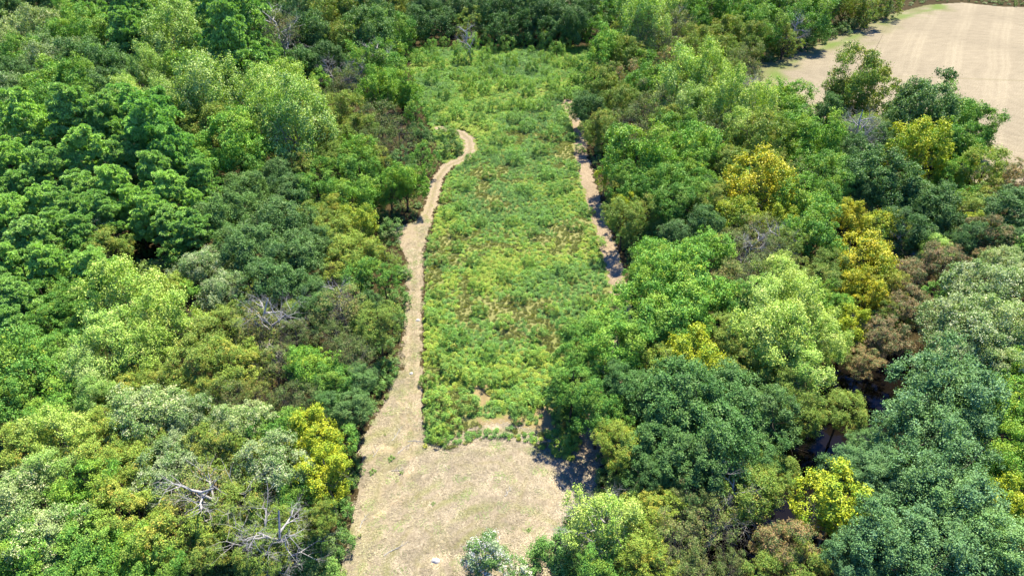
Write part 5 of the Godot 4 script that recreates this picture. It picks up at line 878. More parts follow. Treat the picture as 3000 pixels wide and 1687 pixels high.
func make_crown(sp: Dictionary, detail: float, sd: int) -> ArrayMesh:
	rng.seed = sd
	var lobes := int(sp.lobes * lerpf(0.75, 1.25, detail))
	var per_lobe := int(sp.cl * lerpf(1.15, 1.6, detail))
	var size: float = sp.size * lerpf(1.05, 0.86, detail)
	var per := int(lerpf(46.0, 58.0, detail) * sp.fill)
	leaves_begin(lobes * per_lobe * (per + 2) + 8)
	var skew := Vector3(rng.randf_range(-0.25, 0.25), 0, rng.randf_range(-0.25, 0.25))
	var lump := rng.randf() * 100.0
	var vy: float = sp.vy
	var plume: float = 1.5 if vy > 1.1 else 0.95
	for i in lobes:
		# spread over the crown, the underside left open
		var y := 1.0 - 1.62 * (i + 0.5) / lobes
		y = clampf(y + rng.randf_range(-0.12, 0.12), -0.72, 1.0)
		var t := i * 2.39996 + rng.randf_range(-0.5, 0.5)
		var rr := sqrt(1.0 - minf(1.0, y * y))
		var d := Vector3(rr * cos(t), y, rr * sin(t))
		var reach := 0.86 + 0.42 * noise_a.get_noise_3d(d.x * 55.0 + lump, d.y * 55.0, d.z * 55.0) + rng.randf_range(-0.22, 0.13)
		if i % 5 == 4:
			reach *= 0.6
		var lr: float = sp.lr * rng.randf_range(0.62, 1.15)
		var c := d * maxf(0.1, reach - lr * 0.7)
		c.y *= vy
		c += skew * maxf(0.0, c.y) * 0.5
		var lobe_tone := rng.randf_range(-0.34, 0.34)
		var lobe_turn := rng.randf_range(0.1, 0.4) if rng.randf() < 0.22 else 0.0
		for j in per_lobe:
			var e := (d * 0.75 + Vector3(0, 0.25, 0) + rdir()).normalized()
			var cc: Vector3 = c + Vector3(e.x, e.y * plume, e.z) * lr * rng.randf_range(0.45, 1.1)
			var cr: float = sp.cr * rng.randf_range(0.55, 1.35)
			var tone := clampf(0.5 + lobe_tone + rng.randf_range(-0.3, 0.3), 0.0, 1.0)
			var base := mixc(sp.a, sp.b, tone)
			if lobe_turn > 0.0:
				base = mixc([base.r, base.g, base.b], sp.acc, lobe_turn)
			var accented: bool = rng.randf() < sp.ac
			var n_here := int(per * rng.randf_range(0.75, 1.2))
			for k in mini(n_here, per + 2):
				var g := (rdir() + e * 0.55).normalized()
				var s := pow(rng.randf(), 0.5) * cr * (1.0 if k % 8 else 1.6)
				var p := cc + Vector3(g.x, g.y * sp.flat, g.z) * s
				var n := (g * 0.45 + d * 0.15 + Vector3(0, 0.6, 0) + rdir() * 0.85).normalized()
				var col := base
				if accented:
					if rng.randf() < 0.78:
						col = Color(sp.acc[0], sp.acc[1], sp.acc[2])
				elif rng.randf() < sp.al:
					col = mixc([base.r, base.g, base.b], sp.acc, rng.randf_range(0.3, 0.9))
				col = col * (rng.randf_range(0.70, 1.25) / LIN)
				var ls := size * rng.randf_range(0.65, 1.3)
				leaf(p, n, rdir(), ls, ls * 0.36, col)
	return leaves_end()

func make_pine(detail: float, sd: int) -> ArrayMesh:
	# limbs in loose tiers; each carries a few rounded puffs of needle tufts
	rng.seed = sd
	var branches := int(lerpf(34, 46, detail))
	var tufts := int(lerpf(7, 10, detail))
	var needles := int(lerpf(22, 32, detail))
	var nl := lerpf(0.105, 0.085, detail)
	leaves_begin(branches * 4 * tufts * needles + 8)
	for i in branches:
		var h := float(i) / branches                 # 0 = lowest
		var t := i * 2.39996 + rng.randf_range(-0.5, 0.5)
		var reach := lerpf(1.0, 0.35, pow(h, 2.2)) * rng.randf_range(0.4, 1.15)
		var y0 := lerpf(-0.8, 1.0, h) + rng.randf_range(-0.16, 0.16)
		var dirv := Vector3(cos(t), 0, sin(t))
		var across := Vector3(-sin(t), 0, cos(t))
		var tone := rng.randf()
		for puff in 4:
			var f: float = [0.5, 0.74, 0.8, 1.0][puff] + rng.randf_range(-0.14, 0.10)
			var pc: Vector3 = dirv * reach * f + across * ([0.0, 0.17, -0.17, 0.0][puff] + rng.randf_range(-0.10, 0.10))
			pc.y = y0 + 0.18 * f * f + rng.randf_range(-0.09, 0.12)
			var pr := rng.randf_range(0.05, 0.14)
			for j in tufts:
				var e := rdir()
				var p: Vector3 = pc + Vector3(e.x, absf(e.y) * 0.7, e.z) * pr
				var base := mixc([0.115, 0.240, 0.055], [0.250, 0.400, 0.110], clampf(tone * 0.6 + rng.randf() * 0.5, 0, 1))
				var axis := (e * 0.7 + Vector3(0, 0.7, 0)).normalized()
				for k in needles:
					var g := (rdir() + axis * 0.8).normalized()
					var nrm := (g.cross(rdir()).normalized() + Vector3(0, 0.5, 0)).normalized()
					var ls := nl * rng.randf_range(0.7, 1.2)
					leaf(p + g * ls * 0.5, nrm, g, ls, ls * 0.13, base * (rng.randf_range(0.8, 1.15) / LIN))
	return leaves_end()

# ---------------------------------------------------------------- wood
func tube(st: SurfaceTool, a: Vector3, b: Vector3, ra: float, rb: float, sides := 5) -> void:
	var d := (b - a).normalized()
	var u := d.cross(Vector3(0.31, 0.2, 0.93)).normalized()
	var v := d.cross(u)
	for i in sides:
		var t0 := TAU * i / sides
		var t1 := TAU * (i + 1) / sides
		var e0 := u * cos(t0) + v * sin(t0)
		var e1 := u * cos(t1) + v * sin(t1)
		for q in [[a, ra, e0], [b, rb, e0], [b, rb, e1], [a, ra, e0], [b, rb, e1], [a, ra, e1]]:
			st.set_normal(q[2])
			st.add_vertex(q[0] + q[2] * q[1])

func grow(st: SurfaceTool, p: Vector3, d: Vector3, length: float, r: float, level: int, droop: float) -> void:
	var steps := 3
	var q := p
	for s in steps:
		var nd := (d + rdir() * 0.30 + Vector3(0, droop, 0)).normalized()
		var e := q + nd * length / steps
		var r1 := r * (1.0 - 0.22 * (s + 1))
		tube(st, q, e, r * (1.0 - 0.22 * s), r1, 5 if level > 1 else 4)
		if level > 0:
			var n := 1 if s == 0 else 2
			for i in n:
				var side := (nd * 0.75 + rdir() * 0.85).normalized()
				grow(st, e, side, length * rng.randf_range(0.5, 0.78), r1 * 0.68, level - 1, droop)
		q = e
		d = nd

func make_limbs(sd: int, level: int, count: int, vy := 1.0, r := 0.030) -> ArrayMesh:
	# the limbs of a crown of radius 1 round the origin
	rng.seed = sd
	var st := SurfaceTool.new()
	st.begin(Mesh.PRIMITIVE_TRIANGLES)
	for i in count:
		var t := i * 2.4 + rng.randf()
		var d := Vector3(cos(t), rng.randf_range(0.35, 1.3) * vy, sin(t)).normalized()
		grow(st, Vector3(0, -0.75 + 0.5 * i / count, 0), d, rng.randf_range(0.72, 0.98), r, level, 0.06)
	return st.commit()

func make_trunk(sd: int) -> ArrayMesh:
	# height 1, foot radius 1 (scaled to the tree); it leans and tapers a little
	rng.seed = sd
	var st := SurfaceTool.new()
	st.begin(Mesh.PRIMITIVE_TRIANGLES)
	var p := Vector3(0, -0.02, 0)
	var rad := 1.25
	for i in 6:
		var e := Vector3(rng.randf_range(-0.4, 0.4) * i / 5.0, (i + 1) / 6.0, rng.randf_range(-0.4, 0.4) * i / 5.0)
		var r1 := lerpf(0.95, 0.42, i / 5.0)
		tube(st, p, e, rad, r1, 8)
		p = e
		rad = r1
	return st.commit()

func make_dead(sd: int, level: int, limbs: int, droop: float) -> Array:
	# a bare tree of height 1: [trunk, branches]
	rng.seed = sd
	var st := SurfaceTool.new()
	st.begin(Mesh.PRIMITIVE_TRIANGLES)
	var pts := [Vector3(0, -0.02, 0)]
	for i in 5:
		pts.append(Vector3(rng.randf_range(-0.03, 0.03) * (i + 1), (i + 1) / 5.0, rng.randf_range(-0.03, 0.03) * (i + 1)))
	for i in 5:
		tube(st, pts[i], pts[i + 1], lerpf(0.030, 0.006, i / 5.0), lerpf(0.030, 0.006, (i + 1) / 5.0), 7)
	var trunk := st.commit()
	st = SurfaceTool.new()
	st.begin(Mesh.PRIMITIVE_TRIANGLES)
	for i in limbs:
		var f := lerpf(0.25, 0.92, float(i) / limbs)
		var k := int(f * 5.0)
		var p: Vector3 = pts[k].lerp(pts[k + 1], f * 5.0 - k)
		var t := i * 2.4 + rng.randf()
		grow(st, p, Vector3(cos(t), rng.randf_range(0.3, 1.1), sin(t)).normalized(), lerpf(0.42, 0.16, f) * rng.randf_range(0.8, 1.2), lerpf(0.018, 0.010, f), level, droop)
	return [trunk, st.commit()]

func make_snag(sd: int) -> Array:
	# a broken bare trunk of height 1 with a few stubs
	rng.seed = sd
	var st := SurfaceTool.new()
	st.begin(Mesh.PRIMITIVE_TRIANGLES)
	tube(st, Vector3(0, -0.03, 0), Vector3(0.01, 0.5, 0), 0.045, 0.036, 8)
	tube(st, Vector3(0.01, 0.5, 0), Vector3(0.03, 1.0, 0.01), 0.036, 0.026, 8)
	tube(st, Vector3(0.03, 1.0, 0.01), Vector3(0.035, 1.03, 0.01), 0.026, 0.004, 8)
	var trunk := st.commit()
	st = SurfaceTool.new()
	st.begin(Mesh.PRIMITIVE_TRIANGLES)
	for i in 4:
		var t := i * 2.1
		tube(st, Vector3(0.01, 0.5 + 0.12 * i, 0), Vector3(0.13 * cos(t), 0.58 + 0.12 * i, 0.13 * sin(t)), 0.011, 0.003, 5)
	return [trunk, st.commit()]

# ---------------------------------------------------------------- ground
func poly_has(poly: PackedVector2Array, x: float, z: float) -> bool:
	return Geometry2D.is_point_in_polygon(Vector2(x, z), poly)

func line_dist(pts: PackedVector2Array, x: float, z: float) -> float:
	var best := 1e9
	var q := Vector2(x, z)
	for i in pts.size() - 1:
		best = minf(best, q.distance_squared_to(Geometry2D.get_closest_point_to_segment(q, pts[i], pts[i + 1])))
	return sqrt(best)

func ground_y(x: float, z: float) -> float:
	if x < 14.0:
		return 0.0
	var d := line_dist(CREEK, x, z)
	if d > 9.0:
		return 0.0
	var t := clampf((9.0 - d) / 5.0, 0.0, 1.0)
	return -2.3 * t * t * (3.0 - 2.0 * t)

func sheet(called: String, x0: float, x1: float, z0: float, z1: float, step: float, mat: Material, height: Callable, tint: Callable, inside: Callable) -> MeshInstance3D:
	var nx := int((x1 - x0) / step) + 1
	var nz := int((z1 - z0) / step) + 1
	var V := PackedVector3Array(); var N := PackedVector3Array(); var C := PackedColorArray(); var U := PackedVector2Array(); var I := PackedInt32Array()
	var at := PackedInt32Array(); at.resize(nx * nz); at.fill(-1)
	for j in nz:
		for i in nx:
			var x := x0 + i * step
			var z := z0 + j * step
			if inside.call(x, z):
				at[j * nx + i] = V.size()
				V.append(Vector3(x, height.call(x, z), z))
				N.append(Vector3.UP)
				C.append(tint.call(x, z) * Color(0.6, 0.6, 0.6, 1.0))
				U.append(Vector2(x, z) * 0.1)
	for j in nz - 1:
		for i in nx - 1:
			var a := at[j * nx + i]; var b := at[j * nx + i + 1]; var c := at[(j + 1) * nx + i]; var d := at[(j + 1) * nx + i + 1]
			if a >= 0 and b >= 0 and d >= 0:
				I.append_array([a, b, d])
			if a >= 0 and d >= 0 and c >= 0:
				I.append_array([a, d, c])
	var arr := []
	arr.resize(Mesh.ARRAY_MAX)
	arr[Mesh.ARRAY_VERTEX] = V; arr[Mesh.ARRAY_NORMAL] = N; arr[Mesh.ARRAY_COLOR] = C; arr[Mesh.ARRAY_TEX_UV] = U; arr[Mesh.ARRAY_INDEX] = I
	var m := ArrayMesh.new()
	m.add_surface_from_arrays(Mesh.PRIMITIVE_TRIANGLES, arr)
	var o := place(called, m, mat, self)
	o.set_meta("kind", "structure")
	return o

func noise_tex(freq: float, sd: int, stops: Array, octaves := 4) -> NoiseTexture2D:
	var f := FastNoiseLite.new()
	f.seed = sd
	f.frequency = freq
	f.fractal_octaves = octaves
	var g := Gradient.new()
	g.offsets = PackedFloat32Array([0.0, 0.5, 1.0])
	g.colors = PackedColorArray(stops)
	var t := NoiseTexture2D.new()
	t.width = 1024; t.height = 1024
	t.seamless = true
	t.noise = f
	t.color_ramp = g
	return t

func ground_mat(tex: Texture2D, base: Color, scale_: float, bump: float) -> StandardMaterial3D:
	var m := StandardMaterial3D.new()
	m.albedo_color = (base.srgb_to_linear() * (1.0 / 0.6)).linear_to_srgb()   # the vertex colours hold 0.6 of full
	m.albedo_texture = tex
	m.vertex_color_use_as_albedo = true
	m.roughness = 0.95
	m.metallic_specular = 0.15
	m.uv1_scale = Vector3(scale_, scale_ * 0.6, 1)
	if bump > 0.0:
		m.heightmap_enabled = true
		m.heightmap_texture = tex
		m.heightmap_scale = bump
	return m

func leaf_mat(tint: Color) -> StandardMaterial3D:
	var m := StandardMaterial3D.new()
	m.albedo_color = (tint * (LIN * 1.55)).linear_to_srgb()
	m.vertex_color_use_as_albedo = true
	m.roughness = 0.55
	m.metallic_specular = 0.35
	m.cull_mode = BaseMaterial3D.CULL_DISABLED
	m.backlight_enabled = true
	m.backlight = Color(0.68, 0.70, 0.34)
	return m

func wood_mat(c: Color, sd: int) -> StandardMaterial3D:
	var m := StandardMaterial3D.new()
	m.albedo_color = c
	m.albedo_texture = noise_tex(0.03, sd, [Color(0.55, 0.55, 0.55), Color(0.8, 0.8, 0.8), Color(1, 1, 1)])
	m.uv1_triplanar = true
	m.uv1_scale = Vector3(1.4, 0.5, 1.4)
	m.roughness = 0.9
	m.metallic_specular = 0.2
	return m

func mown_tint(x: float, z: float) -> Color:
	var c := mown_base(x, z)
	# wheel marks: pale pairs sweeping in from the left track and round the field
	for k in MARKS.size():
		for w in [-0.75, 0.75]:
			var d := absf(line_dist(MARKS[k], x, z) - absf(w))
			if d < 0.4:
				c = c.lerp(Color(1.16, 1.13, 1.06) if k % 2 == 0 else Color(0.66, 0.72, 0.42), 0.32 * (1.0 - d / 0.4) * clampf(0.7 + 1.6 * noise_b.get_noise_2d(x * 5.0, z * 5.0), 0.0, 1.0))
	c.a = 1.0
	return c

func mown_base(x: float, z: float) -> Color:
	# straw, with greener regrowth in bands along the mower's turns and pale bare soil where it scalped the ground
	var n := noise_a.get_noise_2d(x * 3.0, z * 3.0)
	var f := noise_b.get_noise_2d(x * 14.0, z * 14.0)
	var c := Color(0.92, 0.92, 0.92) * (1.0 + 0.22 * n + 0.34 * f + 0.22 * noise_b.get_noise_2d(x * 40.0 + z * 25.0, z * 40.0 - x * 6.0))
	var r := Vector2(x + 1.0, z + 44.0).length()
	var bands := sin(r * 2.1 + 2.2 * noise_a.get_noise_2d(x * 1.4, z * 1.4)) * 0.5 + 0.5
	var green := clampf((bands - 0.70) * 1.7 + noise_a.get_noise_2d(x * 5.0 + 90.0, z * 5.0) * 0.9 - 0.10, 0.0, 0.62)
	green = maxf(green, clampf(0.55 - absf(x + 16.5 + 0.06 * (z + 60.0)) * 0.5 + 0.8 * f, 0.0, 0.4))
	c = c.lerp(Color(0.62, 0.78, 0.38), green)
	for s in BARE:
		var d := Vector2((x - s[0]) / s[2], (z - s[1]) / s[3]).length() + 1.3 * noise_b.get_noise_2d(x * 8.0, z * 8.0)
		c = c.lerp(Color(1.45, 1.38, 1.32), clampf(1.15 - d, 0.0, 0.8))
	c.a = 1.0
	return c

func track_tint(x: float, z: float) -> Color:
	var n := noise_a.get_noise_2d(x * 4.0, z * 2.0)
	var f := noise_b.get_noise_2d(x * 16.0, z * 10.0)
	var c := Color(1.0, 0.97, 0.92) * (1.0 + 0.14 * n + 0.20 * f)
	var d := line_dist(TRACK_LEFT, x, z)
	c = c.lerp(Color(1.22, 1.18, 1.10), clampf(0.9 - absf(d - 0.75) * 2.6 + f, 0.0, 0.6))
	c = c.lerp(Color(0.62, 0.68, 0.38), clampf(0.6 - d * 1.6 + 1.2 * f, 0.0, 0.5))
	c = c.lerp(Color(0.60, 0.74, 0.36), clampf((n + f) * 0.9 - 0.25, 0.0, 0.5))
	c.a = 1.0
	return c

func path_tint(x: float, z: float) -> Color:
	var n := noise_a.get_noise_2d(x * 4.0, z * 3.0)
	var f := noise_b.get_noise_2d(x * 15.0, z * 12.0)
	var c := Color(1.0, 0.94, 0.86) * (1.0 + 0.18 * n + 0.18 * f)
	c = c.lerp(Color(1.35, 1.28, 1.2), clampf(n * 1.6 - 0.5, 0.0, 0.7))
	c.a = 1.0
	return c

func far_tint(x: float, z: float) -> Color:
	var n := noise_a.get_noise_2d(x * 1.0, z * 1.0)
	var f := noise_b.get_noise_2d(x * 4.0, z * 12.0)
	var c := Color(1.0, 0.97, 0.95) * (1.0 + 0.12 * n + 0.16 * f)
	# swaths round the field's bend, and pairs of wheel marks up and down it
	var r := Vector2(x - 168.0, (z + 205.0) * 0.9).length()
	c *= 1.0 + 0.030 * sin(r * 1.5 + 7.0 * n)
	var wob := 1.5 * noise_a.get_noise_2d(z * 0.7, 7.0)
	for k in 9:
		var at := -22.0 + k * 7.6 + 2.5 * sin(k * 2.7) + wob - 0.62 * z
		for w in [-0.9, 0.9]:
			var d := absf(x - at - w)
			if d < 0.6:
				c = c.lerp(Color(1.36, 1.34, 1.30), (0.9 - 0.25 * float(k % 2)) * clampf(1.15 - d * 1.9, 0.0, 1.0) * clampf(0.75 + 1.1 * n, 0.25, 1.0))
	for k in 4:
		var d2 := absf((z + 196.0 + k * 23.0) + 0.10 * (x - 120.0) * (1.0 if k % 2 == 0 else -1.2))
		if d2 < 0.8:
			c = c.lerp(Color(1.2, 1.17, 1.1) if k != 1 else Color(0.62, 0.62, 0.42), 0.55 * (1.0 - d2 / 0.8) * clampf(0.6 + 2.0 * n, 0.0, 1.0))
	# green aftermath along the wooded side
	var edge := line_dist(FAR_EDGE, x, z)
	var g := clampf(1.15 - edge / 11.0 + 1.0 * noise_a.get_noise_2d(x * 3.0 + 50.0, z * 3.0), 0.0, 1.0)
	c = c.lerp(Color(0.52, 0.66, 0.30), g * 0.7)
	var lush := clampf(1.3 - absf(edge - 6.0) / 3.4 + 1.4 * noise_a.get_noise_2d(x * 2.2, z * 2.2 + 33.0) - 0.5, 0.0, 1.0)
	c = c.lerp(Color(0.40, 0.78, 0.16), lush * 0.7)
	c.a = 1.0
	return c

func meadow_tint(x: float, z: float) -> Color:
	var n := noise_a.get_noise_2d(x * 3.0, z * 3.0)
	var f := noise_b.get_noise_2d(x * 12.0, z * 12.0)
	var c := Color(0.80, 0.82, 0.60) * (1.0 + 0.2 * f)
	c = c.lerp(Color(0.52, 0.72, 0.28), clampf(0.6 + 1.2 * n, 0.0, 1.0))
	if bare_soil(x, z):
		c = Color(0.95, 0.76, 0.74) * (1.0 + 0.3 * f)
	c.a = 1.0
	return c

func bare_soil(x: float, z: float) -> bool:
	# reddish bare patches where the strip meets the mown field
	for s in SOIL:
		if Vector2((x - s[0]) / s[2], (z - s[1]) / s[3]).length() + 0.9 * noise_b.get_noise_2d(x * 8.0, z * 8.0) < 0.9:
			return true
	return false

func floor_tint(x: float, z: float) -> Color:
	var n := noise_a.get_noise_2d(x * 2.0, z * 2.0)
	var c := Color(1, 1, 1) * (1.0 + 0.35 * n)
	c.a = 1.0
	return c

# ---------------------------------------------------------------- scatter
func scatter(called: String, label: String, category: String, mesh: Mesh, spots: Array) -> void:
	# spots: [position, scale, colour]
	var mm := MultiMesh.new()
	mm.transform_format = MultiMesh.TRANSFORM_3D
	mm.use_colors = true
	mm.mesh = mesh
	mm.instance_count = spots.size()
	for i in spots.size():
		var s: Array = spots[i]
		var b := Basis(Vector3.UP, rng.randf() * TAU).scaled(Vector3(s[1], s[1] * rng.randf_range(0.6, 1.0), s[1]))
		mm.set_instance_transform(i, Transform3D(b, s[0]))
		mm.set_instance_color(i, s[2])
	var o := MultiMeshInstance3D.new()
	o.name = called
	o.multimesh = mm
	o.material_override = leaf_mats[0]
	add_child(o, true)
	o.set_meta("kind", "stuff")
	tag(o, label, category)

func make_weed(sd: int, kind: int) -> ArrayMesh:
	# a clump of weeds about 1 m across; white leaves, tinted per clump
	rng.seed = sd
	leaves_begin(130)
	for i in 120:
		var t := rng.randf() * TAU
		var r := sqrt(rng.randf()) * 0.55
		var n_up := Vector3(0, 1, 0)
		var tone := rng.randf_range(0.6, 1.0)
		var c := Color(tone, tone, tone)
		if kind == 0:      # broad-leaved clump
			var h := (0.75 - r * 0.7) * sqrt(rng.randf()) + 0.03
			leaf(Vector3(r * cos(t), h, r * sin(t)), (n_up * 1.2 + rdir() * 0.8).normalized(), rdir(), 0.20 * rng.randf_range(0.6, 1.3), 0.065, c)
		elif kind == 1:    # upright grass
			var lean := Vector3(cos(t) * 0.5, 1.0, sin(t) * 0.5).normalized()
			var ll := rng.randf_range(0.3, 0.8)
			leaf(Vector3(r * cos(t), ll * 0.45, r * sin(t)), lean.cross(rdir()).normalized(), lean, ll, 0.022, c)
		else:              # leafy stems
			var stem := i % 9
			var st := stem * 0.7 + sd
			var sr := 0.12 + 0.035 * stem
			var h2 := rng.randf()
			var p := Vector3(sr * cos(st) * (0.6 + h2 * 0.6), h2 * (0.95 - 0.03 * stem), sr * sin(st) * (0.6 + h2 * 0.6))
			leaf(p + rdir() * 0.06, (n_up * 0.8 + rdir() * 0.8).normalized(), rdir(), 0.17 * (1.15 - h2 * 0.4), 0.05, c)
	return leaves_end()

# ---------------------------------------------------------------- things
var dead_kinds := []

func crown_of(sp: String, detail: int, variant: int) -> ArrayMesh:
	var key := "%s%d%d" % [sp, detail, variant]
	if not crowns.has(key):
		var sd := hash(key) % 100000
		if sp == "pin":
			crowns[key] = make_pine(float(detail), sd)
		else:
			crowns[key] = make_crown(SPECIES[sp], float(detail), sd)
	return crowns[key]

func tree(row: Array, called: String, category: String, group: String) -> void:
	# row: species, tint, x, z, crown radius, height of the crown's middle, detail, label, upward stretch
	var sp: String = row[0]
	var R: float = row[4]
	var x: float = row[2]
	var z: float = row[3]
	rng.seed = int(absf(x) * 7919.0 + absf(z) * 104729.0)
	var o := Node3D.new()
	o.name = numbered(called)
	add_child(o)
	o.position = Vector3(x, ground_y(x, z), z)
	o.rotation.y = rng.randf() * TAU
	tag(o, row[7], category, group)
	var hc: float = row[5]
	var variant := rng.randi() % 2
	var bark: Material = bark_mats[1] if sp in ["pop", "yel", "thn"] else bark_mats[0]
	var tr := place("trunk" if sp not in ["shr", "sap"] else "stem", trunks[rng.randi() % trunks.size()], bark, o)
	var rt := clampf(0.055 * R, 0.05, 0.34)
	tr.scale = Vector3(rt, maxf(hc, 0.4), rt)
	var cs := Vector3(R * rng.randf_range(0.9, 1.1), R * row[8] * rng.randf_range(0.92, 1.1), R * rng.randf_range(0.9, 1.1))
	if sp not in ["shr", "sap"]:
		var lm: ArrayMesh = limb_sets[(2 if sp == "thn" else 0) + variant]
		var br := place("branches", lm, bark, o)
		br.position.y = hc
		br.scale = cs * 0.92
	var cw := place("crown" if sp not in ["shr", "sap"] else "foliage", crown_of(sp, row[6], variant), leaf_mats[row[1]], o)
	cw.position.y = hc
	cw.scale = cs
	cw.rotation = Vector3(rng.randf_range(-0.12, 0.12), 0, rng.randf_range(-0.12, 0.12))

func dead_tree(row: Array) -> void:
	# row: kind, x, z, height, lean degrees, turn degrees, label
	var o := Node3D.new()
	o.name = numbered("dead_tree")
	add_child(o)
	o.position = Vector3(row[1], ground_y(row[1], row[2]), row[2])
	o.basis = Basis(Vector3.UP, deg_to_rad(row[5])) * Basis(Vector3.RIGHT, deg_to_rad(row[4]))
	tag(o, row[6], "dead tree", "bare dead trees")
	var pair: Array = dead_kinds[row[0]]
	place("trunk", pair[0], bark_mats[2], o).scale = Vector3.ONE * row[3]
	place("branches", pair[1], bark_mats[2], o).scale = Vector3.ONE * row[3]

func stick(row: Array) -> void:
	# row: x, z, length, turn degrees, label
	rng.seed = int(row[2] * 1000.0 + row[3])
	var o := Node3D.new()
	o.name = numbered("fallen_branch")
	add_child(o)
	o.position = Vector3(row[0], 0.06, row[1])
	o.rotation.y = deg_to_rad(row[3])
	tag(o, row[4], "branch", "sticks on the mown field")
	var st := SurfaceTool.new()
	st.begin(Mesh.PRIMITIVE_TRIANGLES)
	var p := Vector3.ZERO
	for i in 5:
		var e := p + Vector3(row[2] / 5.0, rng.randf_range(-0.01, 0.02), rng.randf_range(-0.12, 0.12))
		tube(st, p, e, 0.05 - 0.007 * i, 0.043 - 0.007 * i, 6)
		p = e
	place("stem", st.commit(), bark_mats[2], o)
	st = SurfaceTool.new()
	st.begin(Mesh.PRIMITIVE_TRIANGLES)
	for i in 3:
		var b := Vector3(row[2] * (0.3 + 0.2 * i), 0.02, 0)
		tube(st, b, b + Vector3(0.45, 0.12, 0.4 * (1 if i % 2 else -1)), 0.03, 0.01, 5)
	place("twigs", st.commit(), bark_mats[2], o)

func stone(row: Array) -> void:
	# row: x, z, size, label
	rng.seed = int(absf(row[0]) * 100.0)
	var st := SurfaceTool.new()
	st.begin(Mesh.PRIMITIVE_TRIANGLES)
	var ring := []
	for i in 9:
		var r: float = row[2] * rng.randf_range(0.7, 1.1)
		ring.append(Vector3(cos(TAU * i / 9.0) * r, 0, sin(TAU * i / 9.0) * r * 0.75))
	for i in 9:
		var a: Vector3 = ring[i]
		var b: Vector3 = ring[(i + 1) % 9]
		var up := Vector3(0, row[2] * 0.4, 0)
		for q in [a, b, b * 0.7 + up, a, b * 0.7 + up, a * 0.7 + up, a * 0.7 + up, b * 0.7 + up, up * 1.1]:
			st.add_vertex(q)
	st.generate_normals()
	var o := place(numbered("pale_stone"), st.commit(), stone_mat, self)
	o.position = Vector3(row[0], 0.02, row[1])
	tag(o, row[3], "stone", "pale stones on the ground")

var stone_mat: StandardMaterial3D

